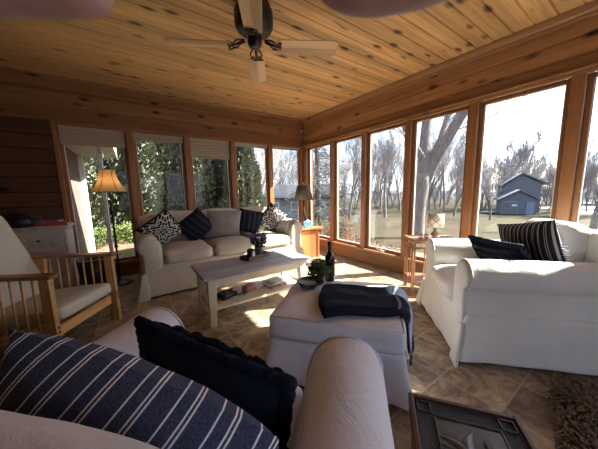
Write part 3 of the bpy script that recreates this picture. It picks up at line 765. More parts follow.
pp = ow(-.165, .15, .424+.0066)
t = thing('potted_plant', 'small bushy green plant in front of the wine bottle', 'potted plant', pp)
MB().lathe([(0, 0), (.026, 0), (.034, .05), (.030, .05), (0, .044)], 20).build('pot', 'potdark', t, True)
mb = MB(); q = random.Random(8)
for i in range(26):
    a = q.uniform(0, 6.28); r2 = q.uniform(.01, .07); z2 = q.uniform(.09, .16)
    P = [Vector((0, 0, .04)), Vector((r2*.4*math.cos(a), r2*.4*math.sin(a), z2*.6)), Vector((r2*math.cos(a), r2*math.sin(a), z2))]
    mb.tube(P, .0014, 4)
mb.build('stems', 'stem', t)
mb = MB(); bunch(mb, 900, (0, 0, .035), .070, .075, 9, .022); bunch(mb, 380, (0, 0, .10), .045, .06, 10, .022); mb.build('leaves', 'leaf', t)
MAT['winegl'] = flat('dark_bottle_glass', (.006, .008, .006), .08, .6)
MAT['wlabel'] = flat('dark_label', (.035, .03, .03), .5)
bp = ow(-.10, .235, .424)
t = thing('wine_bottle', 'dark wine bottle standing behind the small plant on the ottoman', 'bottle', bp)
MB().lathe([(0, .004), (.030, 0), (.037, .006), (.037, .17), (.033, .195), (.018, .222), (.0145, .24), (.0145, .272), (.0, .272)], 28).build('glass_body', 'winegl', t, True)
MB().lathe([(.0150, .245), (.0165, .246), (.0165, .298), (.0, .300)], 20).build('foil_capsule', 'black', t, True)
MB().lathe([(.0376, .045), (.0376, .13)], 28).build('label_strip', 'wlabel', t, True)

# ============================================================ CORNER: cedar table, lamp, tissue box, blanket
def cedar_table():
    root = thing('side_table', 'solid orange cedar side table in the window corner', 'side table', (-.475, -.66, 0), R(-10))
    w, d, h = .34, .40, .50
    MB().box((-w/2-.02, -d/2-.02, h-.028), (w/2+.07, d/2+.02, h)).build('tabletop', 'cedar', root, bevel=.004)
    MB().box((-w/2, -d/2, 0), (-w/2+.03, d/2, h-.028)).build('side_panel', 'cedar', root, bevel=.003)
    MB().box((w/2-.03, -d/2, 0), (w/2, d/2, h-.028)).build('side_panel', 'cedar', root, bevel=.003)
    MB().box((-w/2+.03, -d/2+.01, .0), (w/2-.03, -d/2+.03, h-.05)).build('front_panel', 'cedar', root, bevel=.002)
    MB().box((-w/2+.03, -d/2+.03, .06), (w/2-.03, d/2-.01, .08)).build('shelf', 'cedar', root, bevel=.002)
cedar_table()
MAT['dkshade'] = flat('dark_olive_shade', (.085, .072, .05), .6, .3, 0, 40, .3)
t = thing('table_lamp', 'table lamp with dark tapered shade in the window corner', 'lamp', (-.375, -.50, .50))
MB().lathe([(0, 0), (.07, 0), (.07, .012), (.025, .03), (.018, .06), (.035, .10), (.04, .15), (.022, .21), (.012, .26), (.012, .47), (0, .47)], 24).build('lamp_base', 'bronze', t, True)
MB().lathe([(.168, .44), (.112, .69), (.108, .69), (.164, .44), (.168, .44)], 32).build('lamp_shade', 'dkshade', t, True)
MB().lathe([(.0, .69), (.006, .69), (.010, .705), (.014, .715), (.006, .735), (0, .738)], 12).tube([(-.11, 0, .688), (.11, 0, .688)], .002, 4).tube([(0, 0, .46), (0, 0, .69)], .003, 5).build('finial', 'bronze', t, True)
MAT['tblue'] = flat('blue_tissue_box', (.20, .42, .62), .5, .3, 0, 12, .25)
t = thing('tissue_box', 'pale blue tissue box on the cedar side table', 'tissue box', (-.51, -.79, .50), R(-20))
MB().box((-.055, -.055, 0), (.055, .055, .10)).build('box_body', 'tblue', t, bevel=.003)
MB().grid(lambda u, v: Vector(((u-.5)*.05+.01*math.sin(v*6), (v-.5)*.03, .1005+.035*math.sin(u*3.14)*math.sin(v*3.14))), 8, 8).build('tissue', 'white', t, True)
MAT['lace'] = fabric('white_knit_blanket', (.72, .71, .68), 60, .2)
def arm_blanket():
    # hangs over the right arm of the long sofa
    root = thing('draped_blanket', 'white open-knit blanket draped over the right arm of the sofa', 'blanket', (0, 0, 0))
    cx, cz, r = -.914, .565, .121
    def fn(u, v):
        s = -1+2*u; y = -.60-.40*v+.01*math.sin(u*11)
        if abs(s) < .45:
            a = s/.45*math.pi/2; x = cx+r*math.sin(a); z = cz+r*math.cos(a)
        elif s > 0:
            t = (s-.45)/.55; x = cx+r+.015*math.sin(v*24)*t+.015*t; z = cz-.40*t*(1+.05*math.sin(v*9))
        else:
            t = (-s-.45)/.55; x = cx-r-.004; z = cz-.10*t
        return Vector((x+.004*fl((u*9, v*9, 3)), y, z+.004*fl((u*9, v*9, 8))))
    o = MB().grid(fn, 40, 24).build('knit_panel', 'lace', root, True)
    s_ = o.modifiers.new('solid', 'SOLIDIFY'); s_.thickness = .008; s_.offset = 1
    mf = MB()
    for k in range(22):
        p = fn(1, (k+.5)/22); mf.tube([p, p+Vector((.004, .002*math.sin(k), -.03)), p+Vector((.006, .004*math.sin(k*3), -.06))], .003, 4)
    mf.build('tassel_fringe', 'lace', root)
arm_blanket()
t = thing('motion_sensor', 'tiny white sensor fixed high in the window corner', 'sensor', (-.055, -.028, 2.235))
MB().box((-.014, -.010, -.022), (.014, .018, .022)).build('sensor_body', 'white', t, bevel=.005)
MB().lathe([(0, 0), (.009, 0), (.006, .006), (0, .008)], 12, T(0, -.010, -.004) @ RX(R(90))).build('sensor_lens', 'white', t, True)

# ============================================================ BAMBOO TABLE + LAMP + GLASSES
m = NM('red_tiled_top', .35, .4); v = m.coord(); n = m.noise(v, 26, 3); m.col(m.ramp(n, [(.35, (.20, .065, .035)), (.6, (.42, .19, .10))])); MAT['redtop'] = m.m
def bamboo_table():
    root = thing('bamboo_table', 'narrow bamboo side table beside the white armchair', 'side table', (-.31, -2.70, 0), az(44))
    w, d, h = .42, .28, .575                                # local x = azimuth 134, y = azimuth 44
    for sx in (-1, 1):
        for sy in (-1, 1):
            MB().tube([(sx*w/2, sy*d/2, 0), (sx*w/2, sy*d/2, h-.02)], .011, 10).tube([(sx*w/2-sx*.02, sy*d/2, .0), (sx*(w/2-.02), sy*d/2, h-.03)], .008, 8).build('leg', 'bamboo', root, True)
    mb = MB()
    for z in (h-.018, .14, h-.075):
        for sy in (-1, 1): mb.tube([(-w/2-.012, sy*d/2, z), (w/2+.012, sy*d/2, z)], .010, 8)
        for sx in (-1, 1): mb.tube([(sx*w/2, -d/2-.012, z), (sx*w/2, d/2+.012, z)], .010, 8)
    for sx in (-1, 1):
        for k in (-.05, .05): mb.tube([(sx*w/2, k, .14), (sx*w/2, k, h-.07)], .006, 6)
    for k in (-.1, 0, .1): mb.tube([(k, -d/2, .14), (k, -d/2, h-.07)], .006, 6)
    mb.build('rail', 'bamboo', root, True)
    MB().box((-w/2+.0, -d/2+.0, h-.012), (w/2, d/2, h+.002)).build('tabletop', 'redtop', root, bevel=.003)
    mb = MB()
    for sy in (-1, 1): mb.tube([(-w/2-.015, sy*(d/2+.005), h), (w/2+.015, sy*(d/2+.005), h)], .011, 8)
    for sx in (-1, 1): mb.tube([(sx*(w/2+.005), -d/2-.015, h), (sx*(w/2+.005), d/2+.015, h)], .011, 8)
    mb.build('edge_binding', 'bamboo', root, True)
    MB().box((-w/2, -d/2, .145), (w/2, d/2, .155)).build('lower_shelf', 'redtop', root)
bamboo_table()
m = NM('trellis_shade', .8, .1); tc = m.n('ShaderNodeTexCoord'); s = m.sep(tc.outputs['Object']); th = m.math('ARCTAN2', s[1], s[0])
a_ = m.math('MULTIPLY', th, 3.0); b_ = m.math('MULTIPLY', s[2], 42)
f = m.math('MAXIMUM', m.math('LESS_THAN', m.math('ABSOLUTE', m.math('SINE', m.math('ADD', a_, b_))), .17), m.math('LESS_THAN', m.math('ABSOLUTE', m.math('SINE', m.math('SUBTRACT', a_, b_))), .17))
m.col(m.mix(f, (.62, .56, .45), (.25, .12, .09))); m.b.inputs['Transmission Weight'].default_value = 0; MAT['trellis'] = m.m
MAT['carved'] = flat('carved_grey_wood', (.23, .19, .14), .7, .2, 0, 40, .35)
t = thing('small_lamp', 'small table lamp with trellis-patterned drum shade on the bamboo table', 'lamp', (-.325, -2.745, .578))
MB().lathe([(0, 0), (.036, 0), (.036, .010), (.022, .02), (.018, .03), (.036, .045), (.038, .06), (.022, .075), (.014, .085), (.020, .098), (.010, .112), (.006, .12), (.006, .15), (0, .15)], 20).build('lamp_base', 'carved', t, True)
MB().lathe([(.078, .128), (.074, .265), (.072, .265), (.076, .128), (.078, .128)], 32).build('lamp_shade', 'trellis', t, True)
MAT['cupglass'] = glass_mat('clear_glass', (.86, .88, .90), .12)
for k, (x, y, lb) in enumerate(((-.43, -2.655, 'left one of two small clear glasses on the bamboo table'), (-.385, -2.69, 'right one of two small clear glasses, nearer the trellis lamp'))):
    o = MB().lathe([(0, 0), (.018, 0), (.022, .06), (.0205, .06), (.017, .004), (0, .004)], 18).build('drinking_glass', 'cupglass', None, True); o.location = (x, y, .578); tag(o, lb, 'glass', 'glasses on the bamboo table')
t = thing('small_dish', 'small dark dish on the bamboo table right of the lamp', 'dish', (-.235, -2.80, .578))
MB().lathe([(0, 0), (.03, 0), (.05, .018), (.047, .018), (.028, .004), (0, .004)], 24).build('dish_bowl', 'wicker', t, True)

# ============================================================ CARVED CHEST
m = NM('pewter_weave', .38, .5); v = m.coord(scale=(1, 1, 1)); s = m.sep(v)
wv = m.math('MULTIPLY', m.math('SINE', m.math('MULTIPLY', m.math('ADD', s[0], s[1]), 620)), m.math('SINE', m.math('MULTIPLY', m.math('SUBTRACT', s[0], s[1]), 620)))
m.col(m.ramp(wv, [(0, (.045, .044, .045)), (1, (.12, .118, .12))])); m.b.inputs['Metallic'].default_value = .55; m.bump(wv, .7, .004); MAT['weave'] = m.m
m = NM('pewter_plain', .33, .5); n = m.noise(m.coord(), 22, 3); m.col(m.ramp(n, [(.3, (.07, .065, .06)), (.7, (.13, .125, .115))])); m.b.inputs['Metallic'].default_value = .6; m.bump(n, .25, .004); MAT['pewter'] = m.m
MAT['chestw'] = knotty('red_brown_chest_wood', 1, (.10, .04, .022), (.055, .02, .010), 5, 2, -20, .28, 0)
def chest():
    root = thing('carved_chest', 'low dark wooden chest with embossed metal flower top in the foreground', 'chest', (-2.095, -3.80, 0), az(53))
    w, d, h = .355, .46, .29                                 # local x = azimuth 143, y = azimuth 53 (away)
    MB().rbox((0, 0, h/2-.01), (w-.03, d-.03, h-.03), .006, 3).build('chest_body', 'chestw', root)
    r_ = .018
    for a, b in (((-w/2, -d/2, h-.045), (-w/2+r_, d/2, h+.004)), ((w/2-r_, -d/2, h-.045), (w/2, d/2, h+.004)), ((-w/2+r_, -d/2, h-.045), (w/2-r_, -d/2+r_, h+.004)), ((-w/2+r_, d/2-r_, h-.045), (w/2-r_, d/2, h+.004))):
        MB().box(a, b).build('rim', 'chestw', root, bevel=.004, seg=3)
    for sx in (-1, 1):
        for sy in (-1, 1): MB().bar((sx*(w/2-.03), sy*(d/2-.03), .03), (sx*(w/2-.03), sy*(d/2-.03), 0), .045, .045).build('foot', 'chestw', root, bevel=.004)
    x0, x1, y0, y1 = -w/2+r_, w/2-r_, -d/2+r_, d/2-r_
    top = MB().box((x0, y0, h-.02), (x1, y1, h-.006)).build('metal_top', 'weave', root)
    cw = .058; mb = MB(); z = h-.006; q = .0045
    def frame(ax, ay, bx, by):
        mb.box((ax, ay, z), (bx, ay+q, z+.006)); mb.box((ax, by-q, z), (bx, by, z+.006)); mb.box((ax, ay+q, z), (ax+q, by-q, z+.006)); mb.box((bx-q, ay+q, z), (bx, by-q, z+.006))
    frame(x0+cw, y0+cw, x1-cw, y1-cw)
    for ax, ay in ((x0+.008, y1-cw+.004), (x1-cw-.0+.004, y1-cw+.004), (x0+.008, y0+.006), (x1-cw+.004, y0+.006)): frame(ax, ay, ax+cw-.012, ay+cw-.012)
    mb.build('raised_border', 'pewter', top, bevel=.0015)
    pn = MB()
    pn.grid(lambda u, v: Vector((x0+cw+q+(x1-x0-2*cw-2*q)*u, y0+cw+q+(y1-y0-2*cw-2*q)*v, z+.0012+.0035*max(0, fl((u*3, v*3.5, 2)))*math.sin(u*3.14)*math.sin(v*3.14))), 30, 40); pn.build('centre_panel', 'pewter', top, True)
    fl_ = MB()                                               # flower with long curling petals and leaves
    def petal(c, a, L_, wd, hgt=.010, curl=.3):
        def fn(u, v):
            s = u; wv_ = wd*max(0, math.sin(min(1, .12+s*.86)*math.pi))**.9*(v-.5); aa = a+curl*s
            return Vector((c[0]+L_*s*math.cos(aa)-wv_*math.sin(aa), c[1]+L_*s*math.sin(aa)+wv_*math.cos(aa), z+.002+hgt*math.sin(v*math.pi)*math.sin(s*math.pi)**.5))
        fl_.grid(fn, 14, 8)
    cc = (.00, -.01)
    for a, L_, wd, cu_ in ((2.4, .13, .040, -.5), (1.7, .13, .034, .4), (1.0, .12, .038, -.5), (.2, .11, .034, .5), (-.7, .11, .036, -.4), (3.3, .11, .036, .5), (-1.6, .13, .03, .4), (-2.5, .11, .034, -.4)): petal(cc, a, L_, wd*1.15, .0065, cu_*1.8)
    for k in range(18): fl_.rbox((cc[0]+.016*math.cos(k*2.4)*math.sqrt(k/10), cc[1]+.016*math.sin(k*2.4)*math.sqrt(k/10), z+.006), (.008, .008, .008), .0035, 1)
    for a in (2.0, .6, -1.1, -2.9): fl_.tube([(cc[0]+r*math.cos(a+r*6), cc[1]+r*math.sin(a+r*6), z+.006) for r in (.02, .05, .08, .11)], .0028, 6)
    fl_.build('embossed_flower', 'pewter', top, True)
chest()

# ============================================================ RUG
def rug():
    root = thing('shag_rug', 'brown shaggy rug on the floor at the lower right', 'rug', (0, 0, 0))
    c = Vector((-.97, -4.44)); ux = Vector((math.cos(R(10)), math.sin(R(10)))); uy = Vector((-ux.y, ux.x))
    def P(a, b): return c+ux*a+uy*b
    hw, hd = .85, .66
    mb = MB(); n = 40; ring = []
    for k in range(n):
        a = 2*math.pi*k/n; ca, sa = math.cos(a), math.sin(a); rr_ = 1/(abs(ca)**5+abs(sa)**5)**.2*(1+.03*fl((ca*2, sa*2, 0)))
        p = P(hw*rr_*ca, hd*rr_*sa); ring.append((p.x, p.y))
    mb.prism(ring, .001, .010); mb.build('rug_backing', 'rug', root)
    q = random.Random(3); mb = MB()
    for i in range(13000):
        a, b = q.uniform(-1, 1), q.uniform(-1, 1)
        if abs(a)**5+abs(b)**5 > 1: continue
        p = P(a*hw*1.0, b*hd*1.0)
        if math.hypot(p.x+2.1, p.y+3.8) > 2.2: continue
        e_ = (p.x+.945)*math.cos(R(316))-(p.y+3.11)*math.sin(R(316)); f_ = (p.x+.945)*math.sin(R(316))+(p.y+3.11)*math.cos(R(316))
        if abs(e_) < .48 and -.93 < f_ < .06: continue
        g = fl((p.x*7, p.y*7, 0)); an = 6.28*fl((p.x*2.2, p.y*2.2, 4))*1.6+q.uniform(-.6, .6)
        t = Vector((math.cos(an), math.sin(an), 0)); u = Vector((-t.y, t.x, 0)); L_ = q.uniform(.035, .075); h = .014+.020*q.random()+.01*g; wd = .0048
        z = .009; a0 = Vector((p.x, p.y, z)); a1 = a0+t*L_*.45+Vector((0, 0, h)); a2 = a0+t*L_+Vector((0, 0, h*.6))
        mb.add([a0-u*wd, a0+u*wd, a1+u*wd, a1-u*wd, a2], [(0, 1, 2, 3), (3, 2, 4)])
    mb.build('pile', 'rug', root, kind='stuff')
MAT['rug'] = flat('brown_shag', (.17, .125, .085), .9, .1, 0, 70, .75)
rug()

# ============================================================ WOODEN LOUNGE CHAIR (left)
def lounge():
    root = thing('lounge_chair', 'slatted wooden armchair with beige corded cushions at the left', 'armchair', (-3.195, -1.65, 0), az(121))
    # local +Y = facing; x right of the sitter is azimuth 211
    w = .56; ah = .605; dp = .60
    for sx in (-1, 1):
        x = sx*w/2
        MB().bar((x, -.02, 0), (x, -.02, ah-.025), .075, .035, (1, 0, 0), .06, .035).build('leg', 'oak', root, bevel=.004)
        MB().bar((x, -dp, 0), (x, -dp+.03, ah-.025), .06, .035, (1, 0, 0)).build('leg', 'oak', root, bevel=.004)
        pts = [(-.045, .04), (.04, .035), (.05, .0), (.04, -.035), (-.045, -dp*1.12), ]
        mb = MB(); mb.prism([(x-.036, -dp*1.12), (x+.036, -dp*1.12), (x+.04, -.02), (x+.032, .035), (x, .05), (x-.032, .035), (x-.04, -.02)], ah-.025, ah); mb.build('armrest', 'oakdk', root, bevel=.006, seg=3)
        MB().bar((x, -.04, .20), (x, -dp, .14), .022, .06, (0, 0, 1)).build('side_rail', 'oak', root, bevel=.003)
        for k in range(7):
            y = -.10-k*(dp-.16)/6.5; MB().tube([(x, y, .19-.1*(-y)), (x, y, ah-.024)], .0065, 8).build('spindle', 'oak', root, True)
        for z in (.25, .215):
            MB().lathe([(0, 0), (.008, 0), (.007, .004), (0, .005)], 10, T(x, .0175+.0, z) @ RX(R(-90))).build('bolt', 'bronze', root)
    MB().box((-w/2+.03, -.045, .165), (w/2-.03, -.02, .235)).build('front_rail', 'oak', root, bevel=.004)
    MB().box((-w/2+.03, -dp-.01, .10), (w/2-.03, -dp+.015, .16)).build('back_rail', 'oak', root, bevel=.004)
    for k in range(6):
        y = -.09-k*.09; MB().box((-w/2+.02, y-.025, .205+y*.1), (w/2-.02, y+.025, .215+y*.1)).build('seat_slat', 'oak', root)
    Ms = T(0, -.29, .285) @ RX(R(6))
    MB().rbox((0, 0, 0), (w-.045, .60, .105), .035, 10, puff=(0, .006, .014), M=Ms, wr=.003).build('seat_cushion', 'cushn', root, True, sub=1)
    Mb = T(0, -.665, .62) @ RX(R(24))
    MB().rbox((0, 0, 0), (w-.05, .11, .74), .045, 10, puff=(0, .018, .006), M=Mb, wr=.004).build('back_cushion', 'cushn', root, True, sub=1)
    for sx in (-1, 1): MB().bar(Mb @ Vector((sx*(w/2-.05), -.075, -.40)), Mb @ Vector((sx*(w/2-.05), -.075, .32)), .03, .03).build('back_post', 'oakdk', root, bevel=.003)
    for k in range(5): MB().bar(Mb @ Vector((-w/2+.06, -.062, -.25+k*.13)), Mb @ Vector((w/2-.06, -.062, -.25+k*.13)), .012, .05, (0, 0, 1)).build('back_slat', 'oakdk', root)
MAT['oakdk'] = knotty('oak_arm_wood', 0, (.33, .16, .07), (.20, .085, .035), 5, 1, -20, .35, 0)
m = NM('beige_corded', .9, .1); v = m.coord(); s = m.sep(v); cordf = m.math('SINE', m.math('MULTIPLY', m.math('ADD', s[0], m.math('MULTIPLY', s[1], .0)), 560))
m.col(m.mix(m.math('GREATER_THAN', cordf, 0), (.48, .44, .37), (.57, .535, .46))); m.bump(cordf, .3, .002); MAT['cushn'] = m.m
lounge()

# ============================================================ DRESSER, BOOKS, FLOOR LAMP, BUCKET
def dresser():
    root = thing('dresser', 'distressed white dresser against the dark wall at the left', 'dresser', (-3.88, -.04, 0))
    w, d, h = .80, .40, .775                                 # front faces -y
    MB().box((-w/2, -d, .05), (w/2, 0, h-.03)).build('body', 'dresser', root, bevel=.004)
    MB().prism([(-w/2-.02, .0), (w/2+.02, .0), (w/2+.02, -d-.02), (-w/2-.02, -d-.02)], h-.03, h).build('top', 'dresser', root, bevel=.008, seg=3)
    for k in range(7): MB().box((w/2+.0, -d+.03+k*.05, .10), (w/2+.005, -d+.03+k*.05+.04, h-.06)).build('beadboard', 'dresserlit', root, bevel=.002)
    for k in range(2):
        x0 = -w/2+.03+k*(w/2-.015); x1 = x0+w/2-.045
        dr = MB().box((x0, -d-.012, h-.21), (x1, -d, h-.06)).build('drawer', 'dresser', root, bevel=.004)
        MB().box((x0+.02, -d-.0165, h-.19), (x1-.02, -d-.0125, h-.08)).build('drawer_panel', 'dresser', dr, bevel=.003)
        MB().lathe([(0, 0), (.006, 0), (.006, .01), (.014, .016), (.012, .024), (0, .026)], 14, T((x0+x1)/2, -d-.016, h-.135) @ RX(R(90))).build('knob', 'bronze', dr, True)
        dr = MB().box((x0, -d-.012, .10), (x1, -d, h-.23)).build('door', 'dresser', root, bevel=.004)
        MB().box((x0+.04, -d-.0165, .14), (x1-.04, -d-.0125, h-.27)).build('door_panel', 'dresser', dr, bevel=.003)
    for sx in (-1, 1):
        for y in (-d+.03, -.03): MB().bar((sx*(w/2-.03), y, .05), (sx*(w/2-.03), y, 0), .05, .05).build('foot', 'dresser', root)
MAT['dresserlit'] = flat('lit_distressed_side', (.55, .54, .55), .6, .3, 0, 30, .15)  # light falling on the dresser's side is painted in as a paler colour
dresser()
MAT['bkred'] = flat('red_book_cloth', (.30, .035, .035), .6); MAT['bkgrey'] = flat('grey_book_cloth', (.12, .12, .125), .6); MAT['page'] = flat('book_pages', (.5, .46, .38), .8)
def book(x, y, z, w, d, h, rz, mat, lb, grp='books stacked on the dresser'):
    root = thing('book', lb, 'book', (x, y, z), R(rz), grp)
    MB().box((-w/2, -d/2, 0), (w/2, d/2, .003)).box((-w/2, -d/2, h-.003), (w/2, d/2, h)).box((-w/2, -d/2, .003), (-w/2+.004, d/2, h-.003)).build('cover', mat, root)
    MB().box((-w/2+.004, -d/2+.005, .003), (w/2-.005, d/2-.005, h-.003)).build('pages', 'page', root)
book(-3.60, -.20, .775, .20, .26, .022, 84, 'bkred', 'lowest red book on the right end of the dresser')
book(-3.62, -.20, .797, .17, .23, .018, 96, 'bkred', 'upper red book under the grey one on the dresser')
book(-3.64, -.19, .815, .15, .20, .014, 80, 'bkgrey', 'grey book on top of the red books on the dresser')
def bag():
    root = thing('dark_bag', 'dark soft bag on the dresser behind the lounge chair', 'bag', (-3.93, -.20, .775))
    def sh(p, q): k = 1-.35*max(0, q[2]); p.x *= k; p.y *= k; p.z += .02*fl((p.x*8, p.y*8, 1)); return p
    MB().rbox((0, 0, .075), (.34, .24, .15), .05, 8, fn=sh, wr=.02).build('bag_body', 'black', root, True, sub=1)
    MB().tube([(-.09, -.03, .12), (-.07, -.04, .19), (0, -.045, .215), (.07, -.04, .19), (.09, -.03, .12)], .008, 8).build('handle', 'black', root, True)
bag()
t = thing('camera_case', 'small dark case between the bag and the books on the dresser', 'case', (-3.74, -.22, .775), R(12))
MB().rbox((0, 0, .045), (.12, .10, .09), .02, 5, wr=.003).build('case_body', 'rubber', t, True)
MB().rbox((0, 0, .098), (.11, .10, .018), .006, 4).build('case_lid', 'bronze', t, True)

m = bpy.data.materials.new('amber_fabric_shade'); m.use_nodes = True; q_ = m.node_tree; q_.nodes.clear()
o_ = q_.nodes.new('ShaderNodeOutputMaterial'); a_ = q_.nodes.new('ShaderNodeBsdfDiffuse'); b_ = q_.nodes.new('ShaderNodeBsdfTranslucent'); x_ = q_.nodes.new('ShaderNodeMixShader'); x_.inputs[0].default_value = .5
nz_ = q_.nodes.new('ShaderNodeTexNoise'); nz_.inputs['Scale'].default_value = 60; rp = q_.nodes.new('ShaderNodeValToRGB'); rp.color_ramp.elements[0].color = (.55, .38, .20, 1); rp.color_ramp.elements[1].color = (.68, .50, .29, 1)
q_.links.new(nz_.outputs[0], rp.inputs[0]); q_.links.new(rp.outputs[0], a_.inputs[0]); q_.links.new(rp.outputs[0], b_.inputs[0]); q_.links.new(a_.outputs[0], x_.inputs[1]); q_.links.new(b_.outputs[0], x_.inputs[2]); q_.links.new(x_.outputs[0], o_.inputs[0]); MAT['amsh'] = m
def floor_lamp():
    root = thing('floor_lamp', 'black floor lamp with glowing amber bell shade at the left window', 'floor lamp', (-3.07, -.32, 0))
    MB().lathe([(0, 0), (.125, 0), (.13, .012), (.11, .025), (.05, .035), (.02, .06), (.014, .09), (0, .09)], 32).build('base', 'black', root, True)
    pr = [(.011, .08), (.011, .45), (.018, .46), (.020, .48), (.012, .50), (.010, .86), (.018, .88), (.024, .91), (.017, .95), (.012, .97), (.018, .985), (.012, 1.0), (.008, 1.03), (.008, 1.17)]
    MB().lathe([(0, .08)]+pr+[(0, 1.17)], 16).build('pole', 'black', root, True)
    n = 6; prof = [(.178, 1.13), (.150, 1.17), (.120, 1.22), (.095, 1.28), (.082, 1.34), (.074, 1.39)]
    vs = []
    for r, z in prof:
        for j in range(n*6):
            a = 2*math.pi*j/(n*6); sc_ = 1-.045*(1-abs(math.cos(a*n/2)))*1.0; vs.append((r*sc_*math.cos(a), r*sc_*math.sin(a), z))
    N = n*6; fs = [(i*N+j, i*N+(j+1) % N, (i+1)*N+(j+1) % N, (i+1)*N+j) for i in range(len(prof)-1) for j in range(N)]
    sh = MB().add(vs, fs).build('lamp_shade', 'amsh', root, True)
    for j in range(n):
        a = 2*math.pi*j/n; MB().tube([(r*1.005*math.cos(a), r*1.005*math.sin(a), z) for r, z in prof], .0028, 5).build('shade_rib', 'bronze', sh, True)
    mb = MB()
    for r, z in (prof[0], prof[-1]): MB().tube([(r*math.cos(2*math.pi*j/36)*.985, r*math.sin(2*math.pi*j/36)*.985, z) for j in range(37)], .0035, 5).build('shade_trim', 'bronze', sh, True)
    for a in (0, 2.1, 4.2): mb2 = MB().tube([(0, 0, 1.375), (.074*math.cos(a), .074*math.sin(a), 1.385)], .002, 4).build('harp', 'bronze', root)
    m = bpy.data.materials.new('warm_bulb'); m.use_nodes = True; e = m.node_tree.nodes['Principled BSDF']; e.inputs['Emission Color'].default_value = (1, .62, .28, 1); e.inputs['Emission Strength'].default_value = 6
    MB().lathe([(0, 1.17), (.014, 1.175), (.016, 1.20), (.028, 1.235), (.028, 1.255), (.018, 1.275), (0, 1.28)], 18).build('bulb', m, root, True)
floor_lamp()
t = thing('wire_basket', 'black wire basket on the floor below the left window', 'basket', (-3.30, -.30, 0))
MAT['wire'] = flat('black_wire', (.015, .016, .016), .35, .5)
MB().lathe([(0, .004), (.12, .004), (.16, .36), (.152, .36), (.113, .012), (0, .012)], 30).build('basket_body', 'wire', t, True)
MB().tube([(.160*math.cos(2*math.pi*j/30), .160*math.sin(2*math.pi*j/30), .36) for j in range(31)], .006, 6).build('rim', MAT['zinc'], t, True)

# ============================================================ OUTDOORS
def gz(x, y):
    d = max(0.0, math.hypot(x+1, y+1)-3.0); hump = .35*fl((x*.06, y*.06, 3))*min(1, d/12)
    fall = min(d, 40)*.073
    t = max(0, min(1, (y-.2)/1.2))*max(0, min(1, (1.2-x)/2.0))*max(0, min(1, (16-y)/10)); t = t*t*(3-2*t)
    return (-.42-fall+hump)*(1-t)+(-.02+.03*y)*t if t > 0 else -.42-fall+hump
m = NM('dormant_lawn', .95, .1); v = m.coord(); a_ = m.noise(v, .22, 6, .6, .6); b_ = m.noise(v, 2.2, 6, .7); c_ = m.noise(v, 30, 3, .7)
c = m.ramp(a_, [(.34, (.018, .021, .009)), (.48, (.040, .034, .017)), (.60, (.054, .045, .023)), (.68, (.026, .025, .012))])
c = m.mix(.45, c, m.ramp(b_, [(.3, (.018, .015, .008)), (.5, (.038, .032, .016)), (.7, (.060, .050, .028))]))
c = m.mix(.25, c, m.ramp(c_, [(.3, (.012, .010, .006)), (.7, (.07, .058, .034))])); m.col(c); MAT['lawn'] = m.m
m = NM('leaf_mulch', .95, .1); v = m.coord(); a_ = m.noise(v, 14, 6, .75, 1.0); b_ = m.noise(v, 1.1, 4)
c = m.ramp(a_, [(.3, (.04, .024, .016)), (.48, (.13, .085, .055)), (.62, (.24, .17, .11)), (.75, (.36, .29, .21))])
c = m.mix(m.ramp(b_, [(.5, (0, 0, 0)), (.62, (.6, .6, .6))]), c, (.12, .16, .045)); m.col(c); m.bump(a_, .6, .03); MAT['mulch'] = m.m
mb = MB(); NX = 70
def gfn(u, v):
    a = -math.pi*.62+u*math.pi*1.45; r = 1.2+(v**2.2)*165; x = -1+r*math.sin(a); y = -1+r*math.cos(a); return Vector((x, y, gz(x, y)))
mb.grid(gfn, 90, 60); mb.f = [f[::-1] for f in mb.f]; mb.uv = {}
mb.build('lawn', 'lawn', kind='structure', smooth=True)
# leaf-covered bed along the house
def bed(name, pts, mat, h=.06, seed=1, lift=.01):
    mb = MB(); n = 26
    (x0, y0), (x1, y1) = pts
    def f(u, v):
        x = x0+(x1-x0)*u; y = y0+(y1-y0)*v; e = min(u, 1-u, v, 1-v)*6
        return Vector((x, y, gz(x, y)+lift+h*min(1, e)*(.6+.7*fl((x*2, y*2, seed)))-(.05 if e < .01 else 0)))
    mb.grid(f, n*2, n); mb.uv = {}; return mb.build(name, mat, kind='structure', smooth=True)
bed('garden_bed', ((-6, .3), (.6, 4.2)), 'mulch', .10); bed('garden_bed', ((.35, 4.1), (3.0, -4.5)), 'mulch', .07, 5)
# snow patches, pale road
MAT['snow'] = flat('old_snow', (.45, .47, .50), .7, .2, 0, 3, .06); MAT['road'] = flat('pale_road', (.20, .21, .23), .8, .2, 0, .6, .1)
def dirp(az_, d): return (CAM[0]+math.sin(R(az_))*d, CAM[1]+math.cos(R(az_))*d)
def px2az(px): return 34.07+math.degrees(math.atan((px-299)/FPX))
def patch(name, cx, cy, rx, ry, rot, mat, label, cat, h=.12, seed=0, grp=None):
    mb = MB(); n = 26; vs = [(cx, cy, gz(cx, cy)+h)]
    for ring, k in ((.6, .85), (1, 0)):
        for j in range(n):
            a = 2*math.pi*j/n; rr = ring*(1+.25*fl((math.cos(a)*2+seed, math.sin(a)*2, seed)))
            lx, ly = rx*rr*math.cos(a), ry*rr*math.sin(a); x = cx+lx*math.cos(rot)-ly*math.sin(rot); y = cy+lx*math.sin(rot)+ly*math.cos(rot)
            vs.append((x, y, gz(x, y)+h*k-.02*(k == 0)))
    fs = [(0, 1+j, 1+(j+1) % n) for j in range(n)]+[(1+j, 1+n+j, 1+n+(j+1) % n, 1+(j+1) % n) for j in range(n)]
    o = mb.add(vs, fs).build(name, mat, None, True)
    if label: tag(o, label, cat, grp, 'stuff')
    else: o['kind'] = 'structure'
